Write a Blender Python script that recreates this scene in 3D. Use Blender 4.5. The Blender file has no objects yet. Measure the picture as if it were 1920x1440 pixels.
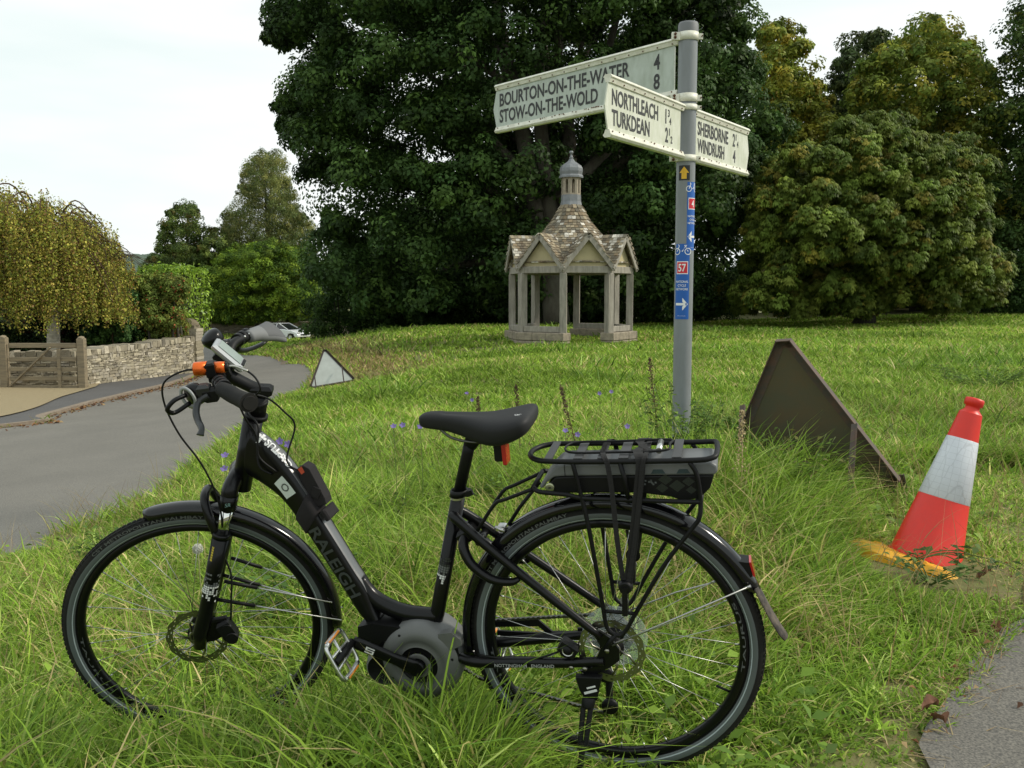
import bpy, math, random
import numpy as np
from mathutils import Matrix, Vector
D2R = math.radians
SC = bpy.context.scene
COL = SC.collection
rng = np.random.default_rng(7)
random.seed(7)
# ------------------------------------------------------------------ camera
H = 1.182; PITCH = D2R(5.6); FPX = 1742.0
cd = bpy.data.cameras.new('camera'); cam = bpy.data.objects.new('camera', cd); COL.objects.link(cam)
cam.location = (0, 0, H); cam.rotation_euler = (D2R(90) - PITCH, 0, 0)
cd.sensor_width = 36; cd.lens = 36 * FPX / 1920; cd.clip_end = 4000; cd.clip_start = 0.05
SC.camera = cam
# ------------------------------------------------------------------ world, sun
SUN_EL = D2R(38); SUN_AZ = D2R(88)          # azimuth clockwise from the view direction (+Y): from the right
w = bpy.data.worlds.new('World'); SC.world = w; w.use_nodes = True
nt = w.node_tree; N = nt.nodes; Lk = nt.links
bg = N['Background']
sky = N.new('ShaderNodeTexSky'); sky.sky_type = 'NISHITA'; sky.sun_disc = False
sky.sun_elevation = SUN_EL; sky.sun_rotation = SUN_AZ
tc = N.new('ShaderNodeTexCoord'); mp = N.new('ShaderNodeMapping'); mp.inputs['Scale'].default_value = (1.0, 1.0, 4.5)
nz = N.new('ShaderNodeTexNoise'); nz.inputs['Scale'].default_value = 1.5; nz.inputs['Detail'].default_value = 5; nz.inputs['Roughness'].default_value = .5
cr = N.new('ShaderNodeValToRGB')
cr.color_ramp.elements[0].position = .36; cr.color_ramp.elements[0].color = (.75, .87, .87, 1)
cr.color_ramp.elements[1].position = .60; cr.color_ramp.elements[1].color = (1.0, 1.0, 1.0, 1)
ml = N.new('ShaderNodeMix'); ml.data_type = 'RGBA'; ml.blend_type = 'MULTIPLY'; ml.inputs[0].default_value = 1
ml.inputs[7].default_value = (10.6, 11.0, 10.8, 1)     # the cloud deck; Background strength is 0.1
mx = N.new('ShaderNodeMix'); mx.data_type = 'RGBA'; mx.inputs[0].default_value = .93
Lk.new(tc.outputs['Generated'], mp.inputs['Vector']); Lk.new(mp.outputs[0], nz.inputs['Vector'])
Lk.new(nz.outputs['Fac'], cr.inputs[0]); Lk.new(cr.outputs[0], ml.inputs[6])
Lk.new(sky.outputs[0], mx.inputs[6]); Lk.new(ml.outputs[2], mx.inputs[7]); Lk.new(mx.outputs[2], bg.inputs['Color'])
bg.inputs['Strength'].default_value = .1
sd = bpy.data.lights.new('sun', 'SUN'); sd.energy = 2.8; sd.angle = D2R(9); sd.color = (1, .93, .80)
sun = bpy.data.objects.new('sun', sd); COL.objects.link(sun)
sv = Vector((math.sin(SUN_AZ) * math.cos(SUN_EL), math.cos(SUN_AZ) * math.cos(SUN_EL), math.sin(SUN_EL)))
sun.rotation_euler = sv.to_track_quat('Z', 'Y').to_euler(); sun.location = (30, 0, 30)
SC.view_settings.view_transform = 'Standard'; SC.view_settings.look = 'None'
SC.view_settings.exposure = 0.0; SC.view_settings.gamma = 1

# ------------------------------------------------------------------ helpers
def ray(u, v):
    a, b = (u - 960) / FPX, -(v - 720) / FPX
    c, s = math.cos(PITCH), math.sin(PITCH)
    return np.array([a, c + b * s, -s + b * c])
def at(u, v, d):                       # point seen at (u, v) at distance d along +Y
    r = ray(u, v); return np.array([0, 0, H]) + r * (d / r[1])
def gp(u, v, z):                       # point seen at (u, v) at height z
    r = ray(u, v); return np.array([0, 0, H]) + r * ((z - H) / r[2])
def tag(o, label=None, cat=None, group=None, kind=None):
    if label: o['label'] = label
    if cat: o['category'] = cat
    if group: o['group'] = group
    if kind: o['kind'] = kind
    return o
def empty(name, loc, label, cat, group=None, mat=None):
    o = bpy.data.objects.new(name, None); COL.objects.link(o); o.empty_display_size = .1
    if mat is not None: o.matrix_world = mat
    else: o.location = loc
    return tag(o, label, cat, group)
def srgb(r, g, b):
    f = lambda c: ((c / 255 + .055) / 1.055) ** 2.4 if c > 10 else c / 255 / 12.92
    return (f(r), f(g), f(b), 1)
MATS = {}
def mat(name, col=(.5, .5, .5), rough=.6, metal=0., noise=None, bump=None, attr=False, transl=0., coat=0., spec=.5, alpha=None, emis=None, stretch=(1, 1, 1)):
    """noise=(scale, amount, dark colour) ; bump=(scale, strength, distance)"""
    if name in MATS: return MATS[name]
    m = bpy.data.materials.new(name); m.use_nodes = True; t = m.node_tree; n = t.nodes; l = t.links
    p = n['Principled BSDF']; p.inputs['Roughness'].default_value = rough; p.inputs['Metallic'].default_value = metal
    p.inputs['Specular IOR Level'].default_value = spec; p.inputs['Coat Weight'].default_value = coat; p.inputs['Coat Roughness'].default_value = .08
    c = tuple(col[:3]) + (1,)
    if attr:
        a = n.new('ShaderNodeAttribute'); a.attribute_name = 'Col'; src = a.outputs['Color']
    else:
        r = n.new('ShaderNodeRGB'); r.outputs[0].default_value = c; src = r.outputs[0]
    if noise or bump:
        tcn = n.new('ShaderNodeTexCoord'); mpn = n.new('ShaderNodeMapping'); mpn.inputs['Scale'].default_value = stretch
        l.new(tcn.outputs['Object'], mpn.inputs['Vector'])
    if noise:
        nn = n.new('ShaderNodeTexNoise'); nn.inputs['Scale'].default_value = noise[0]; nn.inputs['Detail'].default_value = 6; nn.inputs['Roughness'].default_value = .65
        l.new(mpn.outputs[0], nn.inputs['Vector'])
        rr = n.new('ShaderNodeValToRGB'); rr.color_ramp.elements[0].position = .38; rr.color_ramp.elements[1].position = .66
        l.new(nn.outputs['Fac'], rr.inputs[0])
        mm = n.new('ShaderNodeMath'); mm.operation = 'MULTIPLY'; mm.inputs[1].default_value = noise[1]; l.new(rr.outputs[0], mm.inputs[0])
        q = n.new('ShaderNodeMix'); q.data_type = 'RGBA'; l.new(mm.outputs[0], q.inputs[0]); l.new(src, q.inputs[6]); q.inputs[7].default_value = tuple(noise[2][:3]) + (1,)
        src = q.outputs[2]
    l.new(src, p.inputs['Base Color'])
    if bump:
        bn = n.new('ShaderNodeTexNoise'); bn.inputs['Scale'].default_value = bump[0]; bn.inputs['Detail'].default_value = 5
        l.new(mpn.outputs[0], bn.inputs['Vector'])
        bb = n.new('ShaderNodeBump'); bb.inputs['Strength'].default_value = bump[1]; bb.inputs['Distance'].default_value = bump[2]
        l.new(bn.outputs['Fac'], bb.inputs['Height']); l.new(bb.outputs[0], p.inputs['Normal'])
    if transl:
        tr = n.new('ShaderNodeBsdfTranslucent'); l.new(src, tr.inputs['Color'])
        ms = n.new('ShaderNodeMixShader'); ms.inputs[0].default_value = transl
        l.new(p.outputs[0], ms.inputs[1]); l.new(tr.outputs[0], ms.inputs[2]); l.new(ms.outputs[0], n['Material Output'].inputs['Surface'])
    if alpha is not None: p.inputs['Alpha'].default_value = alpha
    MATS[name] = m; return m
def build_np(name, V, Q=None, T=None, col=None, mats=(), parent=None, smooth=False):
    me = bpy.data.meshes.new(name); V = np.asarray(V, np.float32)
    Q = np.zeros((0, 4), np.int32) if Q is None else np.asarray(Q, np.int32)
    T = np.zeros((0, 3), np.int32) if T is None else np.asarray(T, np.int32)
    me.vertices.add(len(V)); me.vertices.foreach_set('co', V.ravel())
    loops = np.concatenate([Q.ravel(), T.ravel()]); me.loops.add(len(loops)); me.loops.foreach_set('vertex_index', loops)
    npoly = len(Q) + len(T); me.polygons.add(npoly)
    st = np.concatenate([np.arange(len(Q)) * 4, len(Q) * 4 + np.arange(len(T)) * 3]).astype(np.int32)
    me.polygons.foreach_set('loop_start', st)
    me.update(calc_edges=True)
    if smooth: me.polygons.foreach_set('use_smooth', np.ones(npoly, bool))
    if col is not None:
        a = me.color_attributes.new('Col', 'FLOAT_COLOR', 'POINT')
        c = np.ones((len(V), 4), np.float32); c[:, :3] = col; a.data.foreach_set('color', c.ravel())
    for m in mats: me.materials.append(m)
    o = bpy.data.objects.new(name, me); COL.objects.link(o)
    if parent is not None: o.parent = parent
    return o
def nrm(v):
    v = np.asarray(v, float); return v / (np.linalg.norm(v) + 1e-12)
def catmull(P, n=6, closed=False):
    P = np.asarray(P, float); out = []; m = len(P)
    rngi = range(m) if closed else range(m - 1)
    for i in rngi:
        p1, p2 = P[i], P[(i + 1) % m]
        p0 = P[i - 1] if (i > 0 or closed) else 2 * p1 - p2
        p3 = P[(i + 2) % m] if (i + 2 < m or closed) else 2 * p2 - p1
        for k in range(n):
            t = k / n
            out.append(.5 * ((2 * p1) + (-p0 + p2) * t + (2 * p0 - 5 * p1 + 4 * p2 - p3) * t * t + (-p0 + 3 * p1 - 3 * p2 + p3) * t ** 3))
    if not closed: out.append(P[-1])
    return np.array(out)
class MB:
    def __init__(s): s.V = []; s.F = []; s.M = []; s.C = []; s.S = []
    def add(s, V, F, m=0, c=None, smooth=False):
        b = len(s.V); s.V.extend([tuple(map(float, v)) for v in V])
        for f in F: s.F.append([i + b for i in f]); s.M.append(m); s.S.append(smooth)
        c = (1, 1, 1) if c is None else c
        s.C.extend([tuple(c)] * len(V)); return s
    def box(s, c, size, R=None, m=0, col=None, taper=1., bev=0.):
        x, y, z = np.array(size) / 2.
        if bev > 0:
            b = min(bev, x * .9, y * .9, z * .9); V = []
            for sz in (-1, 1):
                for inn in ((1, 0) if sz < 0 else (0, 1)):
                    zz = sz * (z if inn else z - b)
                    for (sx, sy) in ((-1, -1), (1, -1), (1, 1), (-1, 1)):
                        xx, yy = x - (b if inn else 0), y - (b if inn else 0)
                        V.append((sx * (xx - b * .0), sy * yy, zz))
            F = [[3, 2, 1, 0], [12, 13, 14, 15]]
            for r in range(3):
                for k in range(4): F.append([r * 4 + k, r * 4 + (k + 1) % 4, r * 4 + 4 + (k + 1) % 4, r * 4 + 4 + k])
            V = np.array(V)
        else:
            V = np.array([(-x, -y, -z), (x, -y, -z), (x, y, -z), (-x, y, -z), (-x * taper, -y * taper, z), (x * taper, -y * taper, z), (x * taper, y * taper, z), (-x * taper, y * taper, z)])
            F = [[3, 2, 1, 0], [4, 5, 6, 7], [0, 1, 5, 4], [1, 2, 6, 5], [2, 3, 7, 6], [3, 0, 4, 7]]
        if R is not None: V = V @ np.array(R).T
        return s.add(V + np.array(c), F, m, col)
    def beam(s, a, b, w, h, up=(0, 0, 1), m=0, col=None, bev=0.):
        a, b = np.array(a, float), np.array(b, float); d = nrm(b - a); sd_ = nrm(np.cross(np.array(up, float), d)); u = np.cross(d, sd_)
        return s.box((a + b) / 2, (np.linalg.norm(b - a), w, h), np.c_[d, sd_, u], m, col, bev=bev)
    def tube(s, P, r, n=10, m=0, closed=False, cap=True, sx=1., up=None, col=None, smooth=True, matf=None):
        P = np.asarray(P, float); k = len(P); r = np.full(k, r, float) if np.ndim(r) == 0 else np.asarray(r, float)
        if len(r) != k: r = np.interp(np.linspace(0, 1, k), np.linspace(0, 1, len(r)), r)
        if closed: Tn = np.array([nrm(P[(i + 1) % k] - P[i - 1]) for i in range(k)])
        else: Tn = np.array([nrm(P[min(i + 1, k - 1)] - P[max(i - 1, 0)]) for i in range(k)])
        u = np.array(up, float) if up is not None else (np.array([0, 0, 1.]) if abs(Tn[0][2]) < .9 else np.array([0, 1., 0]))
        V = []
        for i in range(k):
            if up is not None: u = np.array(up, float)
            a = nrm(np.cross(Tn[i], u)); b = np.cross(a, Tn[i]); u = b
            for j in range(n):
                t = 2 * math.pi * j / n; V.append(P[i] + r[i] * (math.cos(t) * a * sx + math.sin(t) * b))
        F = []; M = []
        for i in range(k if closed else k - 1):
            for j in range(n):
                i2 = (i + 1) % k; F.append([i * n + j, i * n + (j + 1) % n, i2 * n + (j + 1) % n, i2 * n + j]); M.append(matf(i, j) if matf else m)
        b0 = len(s.F); s.add(V, F, m, col, smooth); s.M[b0:] = M
        if cap and not closed:
            base = len(s.V) - k * n
            s.F.append([base + j for j in range(n)][::-1] if False else [base + j for j in range(n)]); s.M.append(m); s.S.append(False)
            s.F.append([base + (k - 1) * n + j for j in range(n)][::-1]); s.M.append(m); s.S.append(False)
        return s
    def lathe(s, prof, o=(0, 0, 0), ax=(0, 0, 1), n=32, m=0, ang=None, mm=None, smooth=True, close=False):
        ax = nrm(ax); a = nrm(np.cross(ax, (0, 0, 1) if abs(ax[2]) < .9 else (0, 1, 0))); b = np.cross(ax, a); o = np.array(o, float)
        if abs(ax[2]) > .9: a = np.array([1., 0, 0]); b = np.cross(ax, a)
        V = []; F = []; k = len(prof); full = ang is None; cnt = n if full else n + 1
        for j in range(cnt):
            t = 2 * math.pi * j / n if full else ang[0] + (ang[1] - ang[0]) * j / n
            for (r, h) in prof: V.append(o + ax * h + r * (math.cos(t) * a + math.sin(t) * b))
        M = []
        for j in range(n):
            j2 = (j + 1) % cnt
            for i in range(k if close else k - 1):
                i2 = (i + 1) % k
                F.append([j * k + i, j * k + i2, j2 * k + i2, j2 * k + i]); M.append(mm[i] if mm else m)
        b0 = len(s.F); s.add(V, F, m, None, smooth); s.M[b0:] = M; return s
    def prism(s, poly, f, d0, d1, m=0, smooth=False):
        k = len(poly); V = [f(p[0], p[1], d0) for p in poly] + [f(p[0], p[1], d1) for p in poly]
        F = [list(range(k))[::-1], [k + i for i in range(k)]] + [[i, (i + 1) % k, k + (i + 1) % k, k + i] for i in range(k)]
        return s.add(V, F, m, None, smooth)
    def loft(s, secs, m=0, cap=True, smooth=True, matf=None):
        k = len(secs); n = len(secs[0]); V = [p for sec in secs for p in sec]; F = []; M = []
        for i in range(k - 1):
            for j in range(n): F.append([i * n + j, i * n + (j + 1) % n, (i + 1) * n + (j + 1) % n, (i + 1) * n + j]); M.append(matf(i, j) if matf else m)
        if cap: F += [list(range(n))[::-1], [(k - 1) * n + j for j in range(n)]]; M += [m, m]
        b0 = len(s.F); s.add(V, F, m, None, smooth); s.M[b0:] = M; return s
    def xform(s, f): s.V = [tuple(f(np.array(v))) for v in s.V]; return s
    def build(s, name, mats, parent=None, tf=None, attr=False, bevel=0., loc=None, subd=0, label=None):
        me = bpy.data.meshes.new(name); V = s.V
        if tf is not None: V = [tuple(tf(np.array(v))) for v in V]
        me.from_pydata(V, [], s.F); me.validate(clean_customdata=False)
        for m in (mats if isinstance(mats, (list, tuple)) else [mats]): me.materials.append(m)
        if len(me.polygons) == len(s.F):
            me.polygons.foreach_set('material_index', np.array(s.M, np.int32)); me.polygons.foreach_set('use_smooth', np.array(s.S, bool))
        if attr:
            a = me.color_attributes.new('Col', 'FLOAT_COLOR', 'POINT'); c = np.ones((len(s.V), 4), np.float32); c[:, :3] = np.array(s.C); a.data.foreach_set('color', c.ravel())
        me.update()
        import bmesh
        bm = bmesh.new(); bm.from_mesh(me); bmesh.ops.recalc_face_normals(bm, faces=bm.faces); bm.to_mesh(me); bm.free()
        o = bpy.data.objects.new(name, me); COL.objects.link(o)
        if parent is not None: o.parent = parent
        if loc is not None: o.location = loc
        if bevel: b = o.modifiers.new('b', 'BEVEL'); b.width = bevel; b.segments = 2; b.limit_method = 'ANGLE'
        if subd: b = o.modifiers.new('s', 'SUBSURF'); b.levels = subd; b.render_levels = subd
        if label: o['label'] = label
        return o
_dg = None
def text_geo(txt, size=1., bold=0., align='LEFT', sp=1.):
    cu = bpy.data.curves.new('t', 'FONT'); cu.body = txt; cu.size = size; cu.offset = bold; cu.align_x = align; cu.space_character = sp; cu.resolution_u = 3
    o = bpy.data.objects.new('t', cu); COL.objects.link(o); bpy.context.view_layer.update()
    me = bpy.data.meshes.new_from_object(o.evaluated_get(bpy.context.evaluated_depsgraph_get()))
    V = np.array([v.co[:] for v in me.vertices]); F = [list(p.vertices) for p in me.polygons]
    bpy.data.objects.remove(o); bpy.data.curves.remove(cu); bpy.data.meshes.remove(me)
    return V, F
def put_text(mb, txt, h, f, w=None, m=0, bold=0., align='LEFT', tall=1.):
    """lay text with cap height h; f maps (x, y) metres to a 3D point; w squeezes it to that width"""
    V, F = text_geo(txt, 1., bold, 'LEFT')
    if not len(V): return
    x0, x1 = V[:, 0].min(), V[:, 0].max(); y0, y1 = V[:, 1].min(), V[:, 1].max()
    sy = h / .70; sx = sy if w is None else w / (x1 - x0)
    xs = (V[:, 0] - x0) * sx; ys = V[:, 1] * sy
    if align == 'CENTER': xs -= (x1 - x0) * sx / 2
    if align == 'RIGHT': xs -= (x1 - x0) * sx
    mb.add([f(x, y) for x, y in zip(xs, ys)], F, m)
# common materials
BLK = mat('black_paint', (.004, .004, .0045), .30, coat=.12, spec=.22)
BLKM = mat('black_satin', (.005, .005, .0055), .5, spec=.25)
RUB = mat('rubber', (.011, .011, .011), .8, spec=.25, noise=(9, .5, (.026, .023, .018)), bump=(400, .3, .0005))
GREY = mat('grey_plastic', (.11, .115, .12), .45)
STEEL = mat('steel', (.55, .55, .54), .3, 1.)
DKSTEEL = mat('dark_steel', (.12, .12, .11), .4, 1.)
WHITE = mat('white_paint', (.75, .75, .70), .5, noise=(30, .35, (.45, .45, .40)))
# ------------------------------------------------------------------ terrain: smooth height field through surveyed points
def zt_pts():
    P = []
    for u, v, z in [(0, 1060, -.33), (130, 1005, -.36), (290, 950, -.40), (440, 830, -.5), (560, 745, -.72), (590, 705, -.9), (540, 682, -1.1), (460, 666, -1.3), (380, 650, -1.65), (345, 641, -1.8),
                    (0, 805, -.88), (150, 770, -.92), (330, 722, -1.0), (0, 728, -.98), (155, 728, -.98), (350, 704, -1.1), (230, 850, -.62),
                    (1170, 640, -.32), (960, 640, -.32), (1400, 612, -.33), (1140, 611, -.37), (1600, 600, -.11), (1900, 590, .12), (700, 626, -.42), (640, 650, -.6), (600, 672, -.85),
                    (800, 700, -.22), (1000, 720, -.12), (1300, 700, -.05), (1700, 700, .05), (560, 640, -1.9), (480, 645, -1.8)]:
        P.append(gp(u, v, z))
    P += [np.array(q, float) for q in [(-.8, 2.43, -.065), (.3, 2.2, 0.), (1.7, 3.9, 0.), (2.6, 6, .04), (1.08, 5.9, 0), (-1.5, 4, -.17), (-2.2, 5.0, -.27), (-.5, 6, -.1), (2.0, 3.6, -.03), (1.05, 2.2, -.03), (3, 3, -.05), (0, 0, -.05), (0, -4, -.1), (-3, 0, -.3), (-6, 2, -.5),
          (6, 0, -.05), (8, 8, 0), (12, 20, 0), (-12, 10, -.85), (-16, 24, -1.0), (-14, 45, -1.5), (-22, 60, -2.2), (-21, 95, -3.5), (-30, 95, -3.2), (-10, 75, -2.6), (0, 60, -.9), (20, 60, 0), (40, 60, .6), (-40, 40, -1.4), (0, 110, -2.2), (60, 110, .5), (-60, 110, -4), (-60, -30, -2), (60, -30, 0), (60, 30, .8)]]
    return np.array(P)
CP = zt_pts()
def _U(r2): return .5 * r2 * np.log(r2 + 1e-9)
def _solve():
    n = len(CP); X = CP[:, :2] / 10.; K = _U(((X[:, None] - X[None]) ** 2).sum(-1)) + np.eye(n) * .002
    Pm = np.c_[np.ones(n), X]; A = np.block([[K, Pm], [Pm.T, np.zeros((3, 3))]])
    return X, np.linalg.solve(A, np.r_[CP[:, 2], 0, 0, 0])
_X, _W = _solve()
def hgt(x, y):
    x = np.atleast_1d(np.asarray(x, float)); y = np.atleast_1d(np.asarray(y, float)); sh = x.shape
    q = np.c_[x.ravel(), y.ravel()] / 10.; out = np.zeros(len(q))
    for i in range(0, len(q), 40000):
        s = q[i:i + 40000]; out[i:i + 40000] = _U(((s[:, None] - _X[None]) ** 2).sum(-1)) @ _W[:len(_X)] + np.c_[np.ones(len(s)), s] @ _W[len(_X):]
    r = np.hypot(q[:, 0] * 10, q[:, 1] * 10 - 40); k = np.clip((r - 75) / 60, 0, 1); k = k * k * (3 - 2 * k)
    far = np.clip(-2.2 + .03 * q[:, 0] * 10, -5, 1)
    out = out * (1 - k) + far * k
    # small hummocks in the meadow
    X_, Y_ = q[:, 0] * 10, q[:, 1] * 10
    out += .012 * (np.sin(X_ * 1.31 + 1.9 * np.sin(Y_ * .83 + X_ * .31)) * np.sin(Y_ * 1.13 + 1.4 * np.sin(X_ * .57)) + .6 * np.sin(X_ * .47 - Y_ * .61)) * np.clip((Y_ - 4) / 6, 0, 1) * np.clip(1 - Y_ / 80, 0, 1)
    return out.reshape(sh)
def h1(x, y): return float(hgt([x], [y])[0])
def in_poly(x, y, poly):
    x = np.asarray(x); y = np.asarray(y); ins = np.zeros(x.shape, bool); n = len(poly)
    for i in range(n):
        x1, y1 = poly[i]; x2, y2 = poly[(i + 1) % n]
        c = ((y1 > y) != (y2 > y)) & (x < (x2 - x1) * (y - y1) / (y2 - y1 + 1e-12) + x1); ins ^= c
    return ins
def dist_line(x, y, L):
    x = np.asarray(x, float); y = np.asarray(y, float); d = np.full(x.shape, 1e9)
    for i in range(len(L) - 1):
        ax, ay = L[i][:2]; bx, by = L[i + 1][:2]; dx, dy = bx - ax, by - ay
        t = np.clip(((x - ax) * dx + (y - ay) * dy) / (dx * dx + dy * dy + 1e-12), 0, 1)
        d = np.minimum(d, np.hypot(x - ax - t * dx, y - ay - t * dy))
    return d
# lane edges
near = [(-9.5, -1.0), (-5.6, 2.6)] + [tuple(gp(u, v, z)[:2]) for u, v, z in [(0, 1060, -.33), (130, 1005, -.36), (290, 950, -.40), (440, 830, -.5), (520, 775, -.64), (562, 742, -.72), (588, 715, -.84), (586, 696, -.95), (540, 682, -1.1), (460, 666, -1.3), (380, 650, -1.65), (345, 641, -1.8)]] + [(-28, 58), (-40, 56)]
far_ = [(-18, 3.5), (-13, 8.5)] + [tuple(gp(u, v, z)[:2]) for u, v, z in [(0, 805, -.88), (90, 783, -.9), (200, 752, -.94), (330, 722, -1.0)]] + [(-8.6, 25.5), (-9.6, 30), (-12.5, 36), (-18, 41), (-28, 45), (-40, 46)]
LN = catmull(near, 10); LF = catmull(far_, 12)
def resample(L, n):
    s = np.r_[0, np.cumsum(np.hypot(*np.diff(L[:, :2], axis=0).T))]; t = np.linspace(0, s[-1], n); return np.c_[np.interp(t, s, L[:, 0]), np.interp(t, s, L[:, 1])]
ROAD = np.r_[LN, LF[::-1]]
pe = catmull([(-2.0, -2.4), (-.2, .25)] + [tuple(gp(u, v, -.03)[:2]) for u, v in [(1735, 1450), (1775, 1350), (1835, 1240), (1930, 1105)]] + [(3.9, 6.0), (8.5, 12), (20, 26)], 14)
pe[:, 0] += .03 * np.sin(pe[:, 1] * 4.2) + .022 * np.sin(pe[:, 1] * 9.7) + .014 * np.sin(pe[:, 1] * 23)
pe2 = [(26, 24), (12, 9), (7, 3), (4, -3)]
PATH = np.r_[pe, np.array(pe2)]
GRASS_G = mat('ground_soil', (.13, .15, .035), .95, noise=(3.5, .8, (.15, .11, .055)), bump=(30, .5, .02))
xs = np.r_[-np.geomspace(1500, 14, 40), np.linspace(-13.5, 13.5, 150), np.geomspace(14, 1500, 40)]
ys = np.r_[-np.geomspace(400, 3, 14), np.linspace(-2.5, 18, 130), np.geomspace(18.3, 60, 70), np.geomspace(62, 3000, 40)]
GX, GY = np.meshgrid(xs, ys); GZ = hgt(GX, GY)
ins = in_poly(GX, GY, ROAD) & (dist_line(GX, GY, LN) > .16) & (dist_line(GX, GY, LF) > .16)
ins |= in_poly(GX, GY, PATH) & (dist_line(GX, GY, pe) > .14)
GZ = np.where(ins, GZ - .06, GZ)
nx, ny = len(xs), len(ys); idx = np.arange(nx * ny).reshape(ny, nx)
Q = np.stack([idx[:-1, :-1], idx[:-1, 1:], idx[1:, 1:], idx[1:, :-1]], -1).reshape(-1, 4)
g = build_np('ground', np.stack([GX, GY, GZ], -1).reshape(-1, 3), Q, mats=[GRASS_G], smooth=True); tag(g, kind='structure')
# tarmac
def tarmac(name, base, fine):
    m = bpy.data.materials.new(name); m.use_nodes = True; n = m.node_tree.nodes; l = m.node_tree.links; p = n['Principled BSDF']
    tcn = n.new('ShaderNodeTexCoord')
    a = n.new('ShaderNodeTexNoise'); a.inputs['Scale'].default_value = 1.1; a.inputs['Detail'].default_value = 7; l.new(tcn.outputs['Object'], a.inputs['Vector'])
    b = n.new('ShaderNodeTexVoronoi'); b.inputs['Scale'].default_value = fine; l.new(tcn.outputs['Object'], b.inputs['Vector'])
    c = n.new('ShaderNodeTexNoise'); c.inputs['Scale'].default_value = fine * 1.7; c.inputs['Detail'].default_value = 3; l.new(tcn.outputs['Object'], c.inputs['Vector'])
    r1 = n.new('ShaderNodeValToRGB'); r1.color_ramp.elements[0].position = .3; r1.color_ramp.elements[1].position = .7
    r1.color_ramp.elements[0].color = tuple(x * .90 for x in base) + (1,); r1.color_ramp.elements[1].color = tuple(x * 1.1 for x in base) + (1,)
    l.new(a.outputs['Fac'], r1.inputs[0])
    r2 = n.new('ShaderNodeValToRGB'); r2.color_ramp.elements[0].position = .35; r2.color_ramp.elements[1].position = .68
    r2.color_ramp.elements[0].color = (.45, .45, .45, 1); r2.color_ramp.elements[1].color = (1.75, 1.68, 1.55, 1); l.new(c.outputs['Fac'], r2.inputs[0])
    q = n.new('ShaderNodeMix'); q.data_type = 'RGBA'; q.blend_type = 'MULTIPLY'; q.inputs[0].default_value = .8; l.new(r1.outputs[0], q.inputs[6]); l.new(r2.outputs[0], q.inputs[7]); l.new(q.outputs[2], p.inputs['Base Color'])
    p.inputs['Roughness'].default_value = .85
    bb = n.new('ShaderNodeBump'); bb.inputs['Strength'].default_value = .3; bb.inputs['Distance'].default_value = .003; l.new(b.outputs['Distance'], bb.inputs['Height']); l.new(bb.outputs[0], p.inputs['Normal'])
    return m
def strip(name, A, B, z, m, nw=6, n=260):
    A = resample(np.array(A), n); B = resample(np.array(B), n); t = np.linspace(0, 1, nw + 1)[None, :, None]
    G = A[:, None] * (1 - t) + B[:, None] * t; Z = hgt(G[..., 0], G[..., 1]) + z
    V = np.concatenate([G, Z[..., None]], -1).reshape(-1, 3); I = np.arange(n * (nw + 1)).reshape(n, nw + 1)
    return build_np(name, V, np.stack([I[:-1, :-1], I[:-1, 1:], I[1:, 1:], I[1:, :-1]], -1).reshape(-1, 4), mats=[m], smooth=True)
TAR = tarmac('tarmac_worn', (.150, .143, .130), 90)
TARD = tarmac('tarmac_dark', (.085, .083, .085), 90)
# ragged near edge
LNr = LN.copy(); LNr[:, 0] += .05 * np.sin(LN[:, 1] * 5) * (LN[:, 1] < 20)
tag(strip('road', LNr, LF, .016, TAR, 10), kind='structure')
P2 = [(-.2, -3.2), (1.0, -1.6), (4.6, .8), (7, 4), (12, 10), (26, 24)]
tag(strip('path', pe, catmull(P2, 10), .016, tarmac('tarmac_path', (.112, .106, .096), 90), 10), kind='structure')
# ragged dirt and grit washed onto the tarmac edges
DIRT = mat('verge_dirt', (.17, .135, .09), .95, noise=(14, .7, (.10, .075, .05)), bump=(60, .6, .01))
def dirt(name, L, sgn, wmin, wmax, seed, y0, y1, n=700):
    r_ = np.random.default_rng(seed); A = resample(L, n); A = A[(A[:, 1] > y0) & (A[:, 1] < y1)]; k = len(A); T = np.gradient(A, axis=0); T /= np.hypot(T[:, 0], T[:, 1])[:, None]; Nn = np.c_[T[:, 1], -T[:, 0]] * sgn
    w_ = np.interp(np.arange(k), np.linspace(0, k, k // 3 + 2), r_.uniform(wmin, wmax, k // 3 + 2)) * (.6 + .4 * np.sin(np.arange(k) * .11)); G = np.stack([A - Nn * .12, A, A + Nn * w_[:, None]], 1); Z = hgt(G[..., 0], G[..., 1]) + np.array([.010, .021, .0215])
    V = np.concatenate([G, Z[..., None]], -1).reshape(-1, 3); I = np.arange(k * 3).reshape(k, 3)
    tag(build_np(name, V, np.stack([I[:-1, :-1], I[:-1, 1:], I[1:, 1:], I[1:, :-1]], -1).reshape(-1, 4), mats=[DIRT]), kind='structure')
dirt('verge_edge', LN, -1, .02, .26, 3, 2, 34)
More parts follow.
